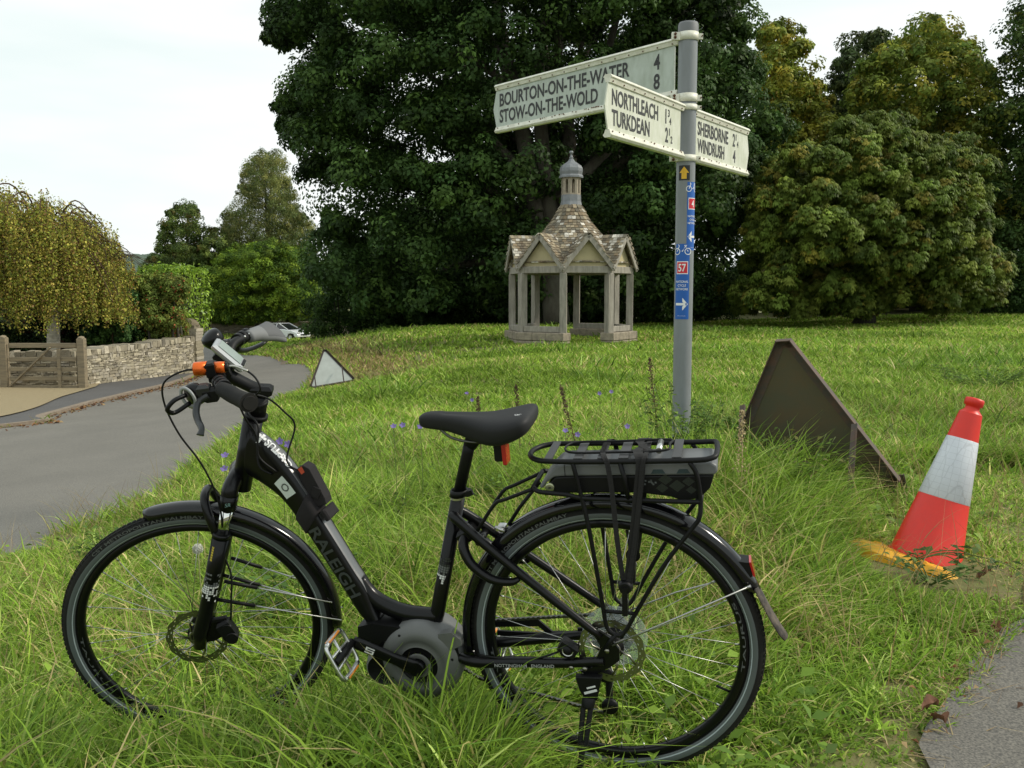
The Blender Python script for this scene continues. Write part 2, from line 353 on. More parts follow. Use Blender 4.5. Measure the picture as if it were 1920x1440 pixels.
# kerb, pavement, gravel drive
KL = resample(LF, 420); KL = KL[(KL[:, 1] > 3) & (KL[:, 1] < 44)]
def off_line(L, d):
    T = np.gradient(L[:, :2], axis=0); T /= np.hypot(T[:, 0], T[:, 1])[:, None]; return L[:, :2] + np.c_[-T[:, 1], T[:, 0]] * d
K1 = off_line(KL, .14)
kb = MB()
for i in range(len(KL) - 1):
    a, b, c, d = KL[i], KL[i + 1], K1[i + 1], K1[i]
    zs = [h1(*p[:2]) for p in (a, b, c, d)]
    V = [(p[0], p[1], z - .1) for p, z in zip((a, b, c, d), zs)] + [(p[0], p[1], z + .075) for p, z in zip((a, b, c, d), zs)]
    kb.add(V, [[4, 5, 6, 7], [0, 1, 5, 4], [2, 3, 7, 6]])
kb.build('kerb', mat('kerb_stone', (.26, .21, .16), .9, noise=(9, .7, (.13, .09, .06)), bump=(40, .5, .01)), None)
tag(bpy.data.objects['kerb'], kind='structure')
WALLB = [gp(-160, 742, -.95)[:2], gp(0, 732, -.98)[:2], gp(155, 729, -.98)[:2], gp(250, 717, -1.04)[:2], gp(350, 704, -1.1)[:2]]
KS = K1[(K1[:, 1] > 5.)]
PVin = off_line(KL, 1.9)
# pavement runs between kerb and the wall foot
m_ = (KL[:, 1] > 4) & (KL[:, 1] < 26)
A_ = K1[m_]; B_ = off_line(KL, 2.3)[m_]
wl = np.array(WALLB)
Bc = []
for p, q in zip(A_, B_):
    Bc.append(q)
tag(strip('pavement', A_, np.array(Bc), .075, TARD, 4, 120), kind='structure')
dv = [gp(-400, 830, -.9)[:2], gp(-10, 786, -.85)[:2], gp(120, 748, -.93)[:2], gp(180, 731, -.96)[:2]]
dv2 = [gp(-400, 730, -.95)[:2] + [0, .6], gp(0, 730, -.98)[:2] + [0, 1.], gp(120, 727, -.98)[:2] + [0, .5], gp(182, 727, -.98)[:2] + [0, .2]]
tag(strip('drive', catmull([list(x) for x in dv], 8), catmull([list(x) for x in dv2], 8), .095, mat('gravel', (.36, .29, .17), .95, noise=(60, .8, (.20, .15, .08)), bump=(70, .9, .02)), 6, 60), kind='structure')
# far hill
def hills():
    r_ = np.random.default_rng(12); c = at(262, 500, 620.); X = np.linspace(-330, 240, 150); Y = np.linspace(-90, 90, 34); GX_, GY_ = np.meshgrid(X, Y)
    base = 27 * np.exp(-((GX_ - 0) / 120) ** 2) + 12 * np.exp(-((GX_ + 200) / 120) ** 2) + 14 * np.exp(-((GX_ - 150) / 90) ** 2)
    bump_ = 2.6 * np.abs(np.sin(GX_ * .21 + 2 * np.sin(GY_ * .13))) + 1.8 * np.abs(np.sin(GX_ * .43 + GY_ * .2 + 1)) + r_.normal(size=GX_.shape) * .5
    Z_ = -6 + (base + bump_) * np.clip(1 - (GY_ / 90) ** 2, 0, 1) ** .6
    V = np.stack([GX_ + c[0], GY_ + c[1], Z_], -1).reshape(-1, 3); I = np.arange(V.shape[0]).reshape(34, 150)
    o = build_np('hills', V, np.stack([I[:-1, :-1], I[:-1, 1:], I[1:, 1:], I[1:, :-1]], -1).reshape(-1, 4), mats=[mat('far_wood', (.075, .11, .08), 1., noise=(.10, .6, (.11, .15, .11)), bump=(.25, 1., 3))], smooth=True); tag(o, kind='structure')
hills()
# ------------------------------------------------------------------ foliage
def unit(n):
    v = rng.normal(size=(n, 3)); return v / np.linalg.norm(v, axis=1)[:, None]
def norms(v): return v / (np.linalg.norm(v, axis=-1, keepdims=True) + 1e-9)
def leaves(P, Nn, size, asp=.6, droop=.4, jit=.5, bend=.12):
    """rhombic folded leaves; returns verts and quads"""
    n = len(P); Nn = norms(Nn + jit * unit(n))
    t = unit(n); t[:, 2] -= droop; t = norms(t - (t * Nn).sum(1)[:, None] * Nn); b = np.cross(Nn, t)
    s = np.asarray(size)[:, None] if np.ndim(size) else size
    V = np.stack([P, P + t * s * .45 + b * s * asp * .5 + Nn * s * bend, P + t * s - Nn * s * bend * .6, P + t * s * .45 - b * s * asp * .5 + Nn * s * bend], 1)
    return V.reshape(-1, 3), np.arange(n * 4).reshape(n, 4)
def palm(P, Nn, size, k=6):
    """horse-chestnut leaf: k leaflets radiating and hanging from one point"""
    n = len(P); Nn = norms(Nn * .5 + np.array([0, 0, .9]) + .35 * unit(n)); t0 = unit(n); t0 = norms(t0 - (t0 * Nn).sum(1)[:, None] * Nn); b0 = np.cross(Nn, t0)
    VV = []
    for i in range(k):
        a = (i - (k - 1) / 2) * .85; t = norms(t0 * math.cos(a) + b0 * math.sin(a) - Nn * .55 + np.array([0, 0, -.25])); b = norms(np.cross(Nn, t)); s = (size * (1 - .07 * abs(i - (k - 1) / 2)))[:, None]
        VV.append(np.stack([P, P + t * s * .62 + b * s * .17, P + t * s - Nn * s * .1, P + t * s * .62 - b * s * .17], 1))
    V = np.stack(VV, 1).reshape(-1, 3); return V, np.arange(len(V)).reshape(-1, 4)
def pal(colors, n, w=None, jit=.18):
    c = np.array(colors, float)[rng.choice(len(colors), n, p=None if w is None else np.array(w) / sum(w))]
    return c * (1 + jit * rng.normal(size=(n, 1))).clip(.4, 1.9)
LEAFM = mat('leaf', attr=True, rough=.55, transl=.30, spec=.16)
LEAFW = mat('leaf_waxy', attr=True, rough=.4, transl=.25, spec=.35)
BARK = mat('bark', (.055, .045, .033), .95, noise=(5, .7, (.09, .09, .06)), bump=(9, 1., .05), stretch=(1, 1, .3))
BARKL = mat('bark_pale', (.30, .28, .24), .8, noise=(7, .8, (.08, .07, .06)), bump=(12, .6, .02))
def crown(name, parent, C, Rr, sub, per, leaf, colors, w=None, asp=.6, droop=.5, kind='leaf', matl=None, flat=.8, subr=.42, subjit=.22, low=-.35, core=.25, tips=None, lobejit=.12):
    Ps = []; Ns = []; Cs = []; Ss = []
    for c, r in zip(C, Rr):
        d = unit(sub * 2); d = d[d[:, 2] > low][:sub]; sc_ = c + d * np.array([1, 1, flat]) * r * rng.uniform(.62, 1.0, (len(d), 1)); sr = r * subr * rng.uniform(.7, 1.25, len(d))
        sc_col = pal(colors, len(d), w, subjit) * (1 + lobejit * rng.normal())
        for k in range(len(d)):
            q = unit(per); q = norms(q + d[k] * .55); rad = rng.uniform(.55, 1.05, (per, 1)) * sr[k]
            Ps.append(sc_[k] + q * rad * np.array([1, 1, .85])); Ns.append(q * .8 + d[k] * .3 + np.array([0, 0, .35])); Cs.append(np.repeat(sc_col[k][None], per, 0))
        nc = int(len(d) * per * core); q = unit(nc); Ps.append(c + q * r * rng.uniform(.2, .75, (nc, 1)) * np.array([1, 1, flat])); Ns.append(q); Cs.append(pal(colors, nc, w, subjit))
    P = np.concatenate(Ps); Nn = np.concatenate(Ns); Cc = np.concatenate(Cs) * (1 + .16 * rng.normal(size=(len(P), 1))).clip(.45, 1.7)
    if tips is not None:
        k = rng.random(len(P)) < tips[0]; Cc[k] = pal(tips[1], k.sum(), None, .2)
    size = leaf * rng.uniform(.7, 1.25, len(P))
    if kind == 'palm': V, Q = palm(P, Nn, size); rep = 24
    else: V, Q = leaves(P, Nn, size, asp, droop); rep = 4
    return build_np(name, V, Q, col=np.repeat(Cc, rep, 0), mats=[matl or LEAFM], parent=parent)
def poly_lobes(poly, D, T, rpx, nmax, seed, edge=90., dens=.75, layers=(-1, -.3, .5, 1), tight=.72):
    r_ = np.random.default_rng(seed); poly = np.array(poly, float); lo, hi = poly.min(0), poly.max(0); PL = list(map(tuple, poly)); cl = np.r_[poly, poly[:1]]
    C = []; R_ = []; pts = []
    for _ in range(nmax * 60):
        if len(C) >= nmax: break
        p = r_.uniform(lo, hi); rp = r_.uniform(*rpx)
        if not in_poly(p[:1], p[1:], PL)[0]: continue
        e = dist_line(p[:1], p[1:], cl)[0]
        if e < rp * tight: 
            if r_.random() > .2 or e < rp * tight * .55: continue
            rp *= .55
        lay = r_.integers(len(layers))
        f = layers[lay] * math.sqrt(max(0., 1 - (1 - min(1, e / edge)) ** 2)) + r_.uniform(-.15, .15)
        if any(abs(l - lay) < .5 and math.hypot(p[0] - a[0], p[1] - a[1]) < dens * (rp + b) for a, b, l in pts): continue
        pts.append((p, rp, lay)); d = D + T * f; C.append(at(p[0], p[1], d)); R_.append(rp * d / FPX)
    return np.array(C), np.array(R_)
def limbs(mb, base, top, r0, C, n, seed, r1=None):
    r_ = np.random.default_rng(seed); base = np.array(base, float); top = np.array(top, float)
    k = 7; P = [base + (top - base) * i / (k - 1) + np.r_[r_.normal(size=2) * r0 * .5 * (i > 0), 0] for i in range(k)]
    P = catmull(P, 4); R = np.linspace(r0, r1 or r0 * .25, len(P)); R[0] *= 1.5; R[1] *= 1.2; mb.tube(P, R, 12)
    for j in r_.choice(len(C), min(n, len(C)), replace=False):
        i = int(r_.uniform(.15, .85) * len(P)); a = P[i]; c = C[j]
        if c[2] < a[2] - 1: i = max(2, i // 2); a = P[i]
        m1 = a * .5 + c * .5 + np.array([0, 0, .12 * np.linalg.norm(c - a)]) + r_.normal(size=3) * .2 * r0
        mb.tube(catmull([a, m1, c], 6), np.linspace(R[i] * .55, R[i] * .12, 13), 7)
def tree(name, label, cat, poly, D, T, rpx, nl, base_uv, top_uv, r0, leaf, colors, seed, sub=14, per=50, w=None, group=None, trunk_mat=None, nlimb=14, edge=90., cr_kw={}, dens=.75, layers=(-1, -.3, .5, 1), tight=.72):
    C, Rr = poly_lobes(poly, D, T, rpx, nl, seed, edge, dens, layers, tight)
    b = at(base_uv[0], base_uv[1], D); b[2] = h1(b[0], b[1]) - .1; t = at(top_uv[0], top_uv[1], D)
    e = empty(name, b, label, cat, group)
    mb = MB(); limbs(mb, b, t, r0, C, nlimb, seed); mb.xform(lambda v: v - b).build('trunk', trunk_mat or BARK, e)
    o = crown('crown', e, C - b, Rr, sub, per, leaf, colors, w, **cr_kw); return e, C, Rr
DK = [(.044, .088, .022), (.062, .115, .026), (.085, .148, .032), (.038, .072, .019)]
# the great tree over the green: dark rounded masses, sky through its gaps
GT = [(492, -20), (488, 60), (505, 112), (560, 100), (520, 160), (508, 215), (514, 280), (560, 300), (545, 340), (590, 395), (572, 410), (562, 450), (570, 520), (590, 560), (615, 606), (1000, 612), (1370, 606), (1380, 520), (1400, 480), (1500, 260), (1440, 180), (1425, 60), (1420, -10), (1380, -200), (1150, -330), (760, -330), (560, -180)]
gt, GC, GR = tree('sycamore_tree', 'huge dark green spreading tree behind the stone shelter, its top beyond the sky gap', 'tree', GT, 43, 6.0, (42, 84), 330, (1030, 606), (1000, 40), .62, .21, DK + [(.05, .085, .02)], 11, sub=20, per=52, w=[4, 4, 3, 3, .5], nlimb=30, edge=190, dens=.66, cr_kw=dict(lobejit=.22, subr=.36, low=-.5, core=.4), tight=.9)
gt['label'] = 'huge dark green spreading tree right behind the stone pavilion, widest crown in view'
lm = MB()
for pts, r in [([(1045, 610), (1035, 480), (1050, 400), (1068, 300), (1062, 200)], (.55, .25)), ([(1022, 470), (990, 300), (965, 170), (940, 60), (930, -30)], (.4, .2)), ([(1035, 420), (1015, 250), (1012, 120), (1025, 20)], (.35, .16)), ([(1010, 400), (985, 330), (930, 270), (860, 200)], (.28, .1)), ([(960, 170), (900, 120), (800, 80)], (.2, .07)), ([(1050, 380), (1120, 300), (1200, 230), (1300, 160)], (.28, .1))]:
    lm.tube(catmull([at(u, v, 37.5 + i * .8) for i, (u, v) in enumerate(pts)], 5), np.linspace(r[0], r[1], 5 * len(pts) - 4), 9)
gb = np.array(gt.location); lm.xform(lambda v: v - gb).build('limb', BARK, gt)
# far-off dark wood closing the view behind (a mass nobody could count)
def mass(name, uvs, D0, D1, rpx, n, leaf, colors, seed, label, cat, sub=10, per=34, stuff=True, cr_kw={}):
    r_ = np.random.default_rng(seed); C = []; R_ = []
    while len(C) < n:
        u = r_.uniform(uvs[0], uvs[1]); D = r_.uniform(D0, D1); vt = np.interp(u, uvs[2], uvs[3]); rp = r_.uniform(*rpx); vb = np.interp(u, uvs[2], uvs[4])
        v = r_.uniform(min(vt + rp * .8, vb), vb)
        C.append(at(u, v, D)); R_.append(rp * D / FPX)
    C = np.array(C); R_ = np.array(R_)
    o = crown(name, None, C, R_, sub, per, leaf, colors, **cr_kw); tag(o, label, cat, kind='stuff' if stuff else None); return o
mass('distant_wood', (690, 2300, [690, 900, 1400, 1900, 2300], [420, 300, 200, 250, 200], [600, 612, 612, 592, 585]), 62, 70, (50, 90), 170, .45, DK, 5, 'dark mass of woodland closing the view behind the trees of the green', 'woodland', sub=12, per=40)
# under-storey along the far edge of the meadow
def hedge_run(name, label, u0, u1, vt, vb, D, colors, seed, n=60, rp=(22, 34), leaf=.13, cat='hedge', depth=1.5, per=40, sub=10, w=None, tips=None):
    r_ = np.random.default_rng(seed); C = []; R_ = []
    for _ in range(n):
        u = r_.uniform(u0, u1); rr = r_.uniform(*rp); v = r_.uniform(vt + rr * .8, vb); d = D + r_.uniform(-depth, depth); C.append(at(u, v, d)); R_.append(rr * d / FPX)
    C = np.array(C); b = C.mean(0); b[2] = h1(b[0], b[1]); e = empty(name, b, label, cat)
    crown('foliage', e, C - b, np.array(R_), sub, per, leaf, colors, w, low=-.95, core=.4, tips=tips)
    mb = MB()
    for c in C[::9]:
        z0 = h1(c[0], c[1]); mb.tube([(c[0], c[1], z0 - .1), (c[0] + .1, c[1], (z0 + c[2]) / 2), tuple(c)], [.05, .04, .02], 6)
    mb.xform(lambda v: v - b).build('stem', BARK, e); return e
hedge_run('evergreen_hedge', 'low dark evergreen undergrowth left of the pavilion at the meadow edge', 585, 950, 520, 624, 47, DK, 21, 110)
hedge_run('evergreen_hedge', 'low dark undergrowth seen through and right of the pavilion posts', 950, 1400, 500, 618, 47.5, DK, 22, 120)
# horse chestnut
CN = [(1375, 604), (1362, 540), (1392, 470), (1395, 420), (1400, 350), (1450, 300), (1500, 260), (1560, 235), (1610, 212), (1690, 205), (1720, 240), (1780, 250), (1850, 245), (1840, 290), (1870, 300), (1850, 350), (1845, 400), (1865, 410), (1860, 450), (1890, 480), (1905, 520), (1880, 560), (1850, 590), (1600, 604)]
CH = [(.15, .20, .034), (.195, .235, .042), (.125, .18, .03), (.25, .225, .04), (.09, .135, .024)]
tree('horse_chestnut_tree', 'broad low horse chestnut tree with drooping olive leaves at right of the meadow', 'tree', CN, 40, 5.0, (26, 46), 170, (1620, 604), (1640, 260), .38, .20, CH, 31, sub=13, per=26, w=[4, 3, 3, .9, 2], edge=150, cr_kw=dict(kind='palm', core=.35, lobejit=.16), dens=.62, layers=(-1, -.75, -.2, .6))
AU = [(.29, .28, .035), (.24, .27, .04), (.36, .29, .035), (.19, .24, .04), (.15, .20, .034)]
tree('autumn_tree', 'tall yellowing tree directly right of the signpost, between two dark crowns', 'tree', [(1425, 560), (1405, 300), (1412, 120), (1425, 60), (1470, 25), (1505, 70), (1530, 130), (1560, 180), (1580, 260), (1570, 420), (1540, 560)], 56, 4, (22, 40), 120, (1490, 600), (1470, 90), .3, .25, AU, 41, sub=12, per=40, w=[3, 4, 2, 3, 2], edge=80, nlimb=10, dens=.62)
tree('woodland_tree', 'tall green and gold tree standing above the horse chestnut', 'tree', [(1560, 560), (1570, 330), (1590, 260), (1560, 200), (1620, 120), (1690, 60), (1745, 22), (1800, 70), (1850, 80), (1870, 180), (1885, 300), (1900, 560)], 54, 5, (24, 44), 190, (1720, 600), (1740, 90), .35, .25, [(.25, .28, .04), (.17, .22, .036), (.32, .29, .04), (.11, .17, .03)], 42, sub=12, per=40, w=[3, 4, 2, 3], edge=120, nlimb=14, dens=.6)
tree('woodland_tree', 'dark grey-green tree whose top shows left of the gold one above the chestnut', 'tree', [(1545, 540), (1545, 300), (1548, 150), (1590, 70), (1640, 55), (1690, 70), (1700, 300), (1690, 540)], 64, 4, (22, 38), 90, (1600, 600), (1620, 100), .3, .26, [(.06, .09, .028), (.045, .07, .024), (.08, .10, .028)], 43, sub=12, per=34, edge=80, nlimb=10, dens=.62)
tree('woodland_tree', 'tall dark tree filling the right edge of the view', 'tree', [(1830, 585), (1850, 400), (1845, 250), (1860, 120), (1880, 50), (1920, 5), (2050, -60), (2250, -60), (2250, 585)], 50, 5, (30, 52), 150, (1990, 590), (2000, 60), .4, .23, [(.06, .11, .024), (.08, .125, .026), (.14, .17, .03), (.045, .085, .02)], 44, sub=13, per=40, w=[4, 3, 1, 3], edge=130, nlimb=12, dens=.6)
hedge_run('evergreen_hedge', 'dark undergrowth between the chestnut and the right edge of the view', 1830, 2120, 450, 600, 46, DK, 23, 80, (28, 44))
# left background
tree('birch_tree', 'tall pale feathery birch rising beside the great dark tree at left', 'tree', [(415, 560), (412, 440), (420, 400), (440, 380), (455, 320), (480, 290), (525, 284), (545, 330), (560, 390), (590, 430), (600, 560)], 108, 5, (16, 28), 170, (500, 610), (510, 300), .3, .20, [(.21, .24, .07), (.15, .19, .06), (.26, .26, .08), (.11, .15, .05)], 51, sub=13, per=56, edge=60, nlimb=10, cr_kw=dict(asp=.4, droop=1.6, flat=1.2), dens=.6)
tree('ash_tree', 'dark rounded tree with a spiky browning top behind the stone garden wall', 'tree', [(262, 600), (262, 500), (290, 470), (300, 440), (318, 385), (345, 376), (372, 384), (384, 420), (420, 430), (440, 470), (440, 610)], 104, 5, (13, 26), 130, (360, 616), (350, 390), .3, .22, [(.10, .15, .035), (.14, .18, .04), (.075, .115, .028), (.20, .16, .05)], 52, sub=12, per=50, w=[4, 3, 3, 1], edge=60, nlimb=12, dens=.58)
tree('walnut_tree', 'bright green low spreading tree above the parked white car', 'tree', [(358, 600), (352, 540), (380, 500), (430, 465), (500, 450), (560, 462), (590, 500), (612, 560), (600, 590), (540, 612), (420, 612)], 99, 5, (16, 30), 190, (480, 614), (480, 470), .25, .20, [(.18, .28, .032), (.24, .33, .036), (.12, .20, .028), (.07, .13, .022)], 53, sub=13, per=52, edge=80, nlimb=12, dens=.58, layers=(-1, -.6, .2, .9))
# understorey wall of green far left to close the valley
mass('distant_wood', (-500, 640, [-500, 0, 240, 300, 640], [430, 480, 505, 520, 560], [625, 622, 622, 622, 618]), 122, 138, (26, 44), 150, .5, [(.05, .08, .025), (.07, .10, .028)], 6, 'dark green tree line along the far side of the valley at left', 'woodland', sub=8, per=26)
# clipped laurel hedge, berry shrub, small evergreen behind the wall
LAU = [(.24, .38, .04), (.30, .44, .045), (.15, .26, .03)]
def laurel():
    b = at(322, 625, 27.5); b[2] = h1(b[0], b[1]); e = empty('laurel_hedge', b, 'bright yellow-green clipped hedge with square end above the wall end', 'hedge')
    Pn = []; Nn = []
    x0, x1 = at(285, 560, 27.5)[0], at(350, 560, 27.5)[0]; zt, zb = at(320, 506, 27.5)[2], at(320, 622, 27.5)[2]
    y0, y1 = 26.6, 29.5
    for k in range(5200):
        f = rng.integers(0, 4)
        if f == 0: p = (x1, rng.uniform(y0, y1), rng.uniform(zb, zt)); n = (1, 0, .2)
        elif f == 1: p = (rng.uniform(x0, x1), rng.uniform(y0, y1), zt); n = (0, 0, 1)
        else: p = (rng.uniform(x0, x1), y0, rng.uniform(zb, zt)); n = (0, -1, .3)
        Pn.append(np.array(p) + rng.normal(size=3) * .07); Nn.append(n)
    V, Q = leaves(np.array(Pn) - b, np.array(Nn, float), .13 * rng.uniform(.7, 1.2, len(Pn)), .45, .3, .7); build_np('foliage', V, Q, col=np.repeat(pal(LAU, len(Pn), None, .25), 4, 0), mats=[LEAFW], parent=e)
    MB().box(((x0 + x1) / 2, (y0 + y1) / 2, (zb + zt) / 2), (x1 - x0 - .25, y1 - y0 - .25, zt - zb - .2)).xform(lambda v: v - b).build('branch_core', mat('twig_mass', (.03, .035, .015), 1., bump=(8, 1, .1)), e)
laurel()
hedge_run('berry_shrub', 'olive shrub dotted with red berries leaning over the stone wall', 236, 335, 512, 625, 25.6, [(.19, .25, .05), (.15, .20, .042), (.26, .27, .06)], 61, 110, (13, 24), .07, 'shrub', .7, 60, 12, [4, 4, 2], (.05, [(.38, .07, .04), (.45, .13, .05)]))
hedge_run('evergreen_shrub', 'small dark glossy shrub between the weeping birch and the berry bush', 170, 245, 530, 640, 25.0, [(.045, .11, .03), (.06, .13, .035), (.09, .17, .04)], 62, 70, (13, 24), .08, 'shrub', .6, 60, 12)
hedge_run('garden_shrub', 'dark low bushes in the shade under the weeping birch', -120, 165, 585, 665, 26.0, [(.035, .065, .022), (.05, .075, .025), (.10, .04, .03)], 63, 100, (16, 26), .09, 'shrub', .8, 44, 10, [4, 4, .8])
hedge_run('garden_shrub', 'tall green screen of bushes behind the weeping birch', -260, 250, 500, 640, 30.0, [(.08, .12, .03), (.06, .10, .025)], 64, 90, (26, 40), .11, 'shrub', 1, 44, 10)
# weeping birch
def weeping():
    D = 23.5; b = at(97, 655, D); b[2] = h1(b[0], b[1]); e = empty('weeping_birch', b, 'weeping birch with golden-brown hanging curtains and a white trunk', 'tree')
    mb = MB(); top = at(92, 470, D); mb.tube(catmull([b, at(100, 600, D), at(94, 540, D), top], 5), np.linspace(.17, .10, 16), 12)
    mb.xform(lambda v: v - b).build('trunk', mat('birch_bark', (.62, .57, .48), .7, noise=(6, .6, (.16, .13, .10)), bump=(20, .5, .02), stretch=(1, 1, 2.5)), e)
    tw = MB(); Ps = []; Ts = []; r_ = np.random.default_rng(3); crown_c = top
    outline = np.array([(-150, 440), (-100, 385), (0, 362), (60, 372), (115, 385), (165, 400), (200, 440), (225, 500), (245, 560)])
    ends = []
    for k in range(260):
        ang = r_.uniform(0, 2 * math.pi); rad = abs(math.cos(ang)); 
        reach = r_.uniform(.25, 1.) ** .6
        if math.cos(ang) > 0: ex = (235 - 92) * D / FPX
        else: ex = (92 + 180) * D / FPX
        rx = ex * reach * math.cos(ang); ry = 2.1 * reach * math.sin(ang)
        u_ = 960 + (top[0] + rx) / D * FPX; vt = np.interp(u_, outline[:, 0], outline[:, 1]) + 40 * (1 - abs(math.cos(ang))) * r_.random()
        tip = np.array([top[0] + rx, top[1] + ry, at(u_, vt, D)[2] + r_.uniform(-.5, .05)])
        mid = top * .5 + tip * .5; mid[2] = max(tip[2], top[2]) + .15 + .25 * r_.random()
        low = tip + np.array([.12 * np.sign(rx), 0, -.5])
        br = catmull([top - np.array([0, 0, .3 * r_.random()]), mid, tip, low], 6)
        if k % 9 == 0: tw.tube(br, np.linspace(.028, .004, len(br)), 5)
        # hanging strands along the outer half of the branch
        for q in range(r_.integers(7, 11)):
            s = br[int(r_.uniform(.35, 1.) * (len(br) - 1))]; L = r_.uniform(.5, 1.0) * max(.5, min(3., (s[2] - at(0, 580 + 45 * r_.random(), D)[2])))
            sway = r_.normal(size=2) * .06; n = int(L / .030)
            t = np.linspace(0, 1, max(n, 3)); p = s + np.c_[sway[0] * t + .03 * np.sin(9 * t), sway[1] * t, -L * t]
            if r_.random() < .22: tw.tube(p[::6] if len(p) > 14 else p[::2], .0035, 3, cap=False)
            Ps.append(p + r_.normal(size=p.shape) * .035); ends.append(p[-1])
    P = np.concatenate(Ps); n = len(P); V, Q = leaves(P - b, unit(n), .062 * rng.uniform(.6, 1.2, n), .75, 1.2, .6)
    c = pal([(.42, .38, .075), (.31, .36, .06), (.46, .40, .08), (.24, .15, .06), (.16, .19, .05), (.60, .45, .12)], n, [4, 4, 2, 2.5, 2, .6], .3)
    build_np('crown', V, Q, col=np.repeat(c, 4, 0), mats=[LEAFM], parent=e)
    tw.xform(lambda v: v - b).build('twigs', mat('birch_twig', (.075, .05, .032), .9, spec=.1), e)
weeping()
# bare weeping twigs right of it
def bare():
    D = 24.5; b = at(215, 650, D); b[2] = h1(b[0], b[1]); e = empty('bare_shrub', b, 'thin brown arching twigs showing above the shrubs right of the birch', 'shrub'); mb = MB(); r_ = np.random.default_rng(9)
    for k in range(46):
        ex, ey = r_.uniform(200, 292), r_.uniform(480, 520); mb.tube(catmull([b, at(205, 540, D), at(195 + (ex - 200) * .4, 470 + 12 * r_.random(), D + r_.normal() * .4), at(ex, ey, D + r_.normal() * .5)], 5), np.linspace(.012, .003, 16), 4)
    mb.xform(lambda v: v - b).build('twigs', MATS['birch_twig'], e)
bare()
# ------------------------------------------------------------------ grass
def blades(n, x, y, hgt_, wid, lean, bend, cols, seg=3, z=None):
    ang = rng.uniform(0, 2 * math.pi, n); d = np.c_[np.cos(ang), np.sin(ang)]
    z0 = hgt(x, y) - .01 if z is None else z; lev = np.linspace(0, 1, seg + 1); face = rng.uniform(0, 2 * math.pi, n)
    sd_ = np.c_[np.cos(face), np.sin(face), np.zeros(n)]; V = []
    for t in lev:
        off = hgt_ * (lean * t + bend * t * t); up = hgt_ * (t - .45 * bend * t * t * t)
        c = np.c_[x + d[:, 0] * off, y + d[:, 1] * off, z0 + up]; ww = (wid * (1 - t ** 2.2) * .5)[:, None]
        if t < 1: V += [c - sd_ * ww, c + sd_ * ww]
        else: V += [c]
    m = 2 * seg + 1; V = np.stack(V, 1).reshape(-1, 3); base = np.arange(n)[:, None] * m; Qs = []
    for k in range(seg - 1): Qs.append(base + np.array([2 * k, 2 * k + 1, 2 * k + 3, 2 * k + 2]))
    T = base + np.array([2 * seg - 2, 2 * seg - 1, 2 * seg]); g_ = np.repeat(cols, m, 0).reshape(n, m, 3)
    f = np.ones(m); return V, np.concatenate(Qs), T, (g_ * f[None, :, None]).reshape(-1, 3)
GRM = mat('grass_blade', attr=True, rough=.6, transl=.30, spec=.10)
def vnoise(x, y, s, seed=0):
    return (np.sin(x * s + 1.7 * np.sin(y * s * .8 + seed)) + np.sin((.8 * y + .6 * x) * s * 1.3 + 1.9 * np.sin((x - .5 * y) * s * .7 + seed * 2)) + np.sin((x + .7 * y) * s * .6 + 1.3 * np.sin(y * s * .37 + seed) + seed)) / 3
GREENS = [(.205, .33, .040), (.275, .41, .052), (.135, .24, .034), (.39, .49, .13), (.46, .42, .15), (.56, .45, .22)]
def allowed(x, y, pad=0.):
    r = in_poly(x, y, ROAD); dn = dist_line(x, y, LN); p = in_poly(x, y, PATH); dp = dist_line(x, y, pe)
    left = in_poly(x, y, LEFTP)
    ok = ~(r & (dn > .10 + pad * 0)) & ~(p & (dp > .05)) & ~left
    return ok
LEFTP = [tuple(q) for q in resample(LF, 60)] + [(-60, 40), (-60, 0), (-20, 0)]
def field(name, n, dmin, dmax, power, hfun, wfun, seg, cfun, lean=(.1, .5), bend=(.1, .9), clump=0., sel=None):
    u = rng.random(n); D = (dmin ** power + u * (dmax ** power - dmin ** power)) ** (1 / power)
    x = rng.uniform(-1, 1, n) * (.60 * D + .7); y = D
    if clump:
        k = max(1, n // 14); cx, cy = x[:k], y[:k]; i = rng.integers(0, k, n); x = cx[i] + rng.normal(size=n) * clump * (cy[i] / 3) ** .5; y = cy[i] + rng.normal(size=n) * clump * (cy[i] / 3) ** .5
    ok = allowed(x, y)
    if sel is not None: ok &= sel(x, y)
    x, y = x[ok], y[ok]; n = len(x); h = hfun(x, y) * rng.uniform(.55, 1.25, n)
    V, Q, T, C = blades(n, x, y, h, wfun(x, y) * rng.uniform(.7, 1.3, n), rng.uniform(lean[0], lean[1], n), rng.uniform(bend[0], bend[1], n), cfun(x, y), seg)
    return V, Q, T, C
def gcol(x, y):
    n = len(x); v = vnoise(x, y, .9, 1); v2 = vnoise(x, y, 3.1, 4)
    dry = np.clip(.09 + .12 * v + .10 * v2, .02, .4) + .25 * ((x > -.3) & (x < 1.1) & (y > 2.9) & (y < 4.6))
    w_ = np.array([3, 3, 2, 1.2]); c = pal(GREENS[:4], n, w_, .22); k = rng.random(n) < dry; c[k] = pal(GREENS[4:], k.sum(), None, .25)
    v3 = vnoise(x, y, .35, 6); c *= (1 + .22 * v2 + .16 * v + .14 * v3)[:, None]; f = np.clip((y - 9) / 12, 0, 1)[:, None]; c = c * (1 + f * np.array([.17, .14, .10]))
    bank = np.exp(-((dist_line(x, y, LN[(LN[:, 1] > 18) & (LN[:, 1] < 40)]) - 1.6) / 1.3) ** 2) * (y > 17) * (y < 38)
    kb_ = rng.random(n) < bank * .8; c[kb_] = pal([(.42, .32, .16), (.35, .27, .12), (.25, .22, .08)], kb_.sum(), None, .2)
    return c
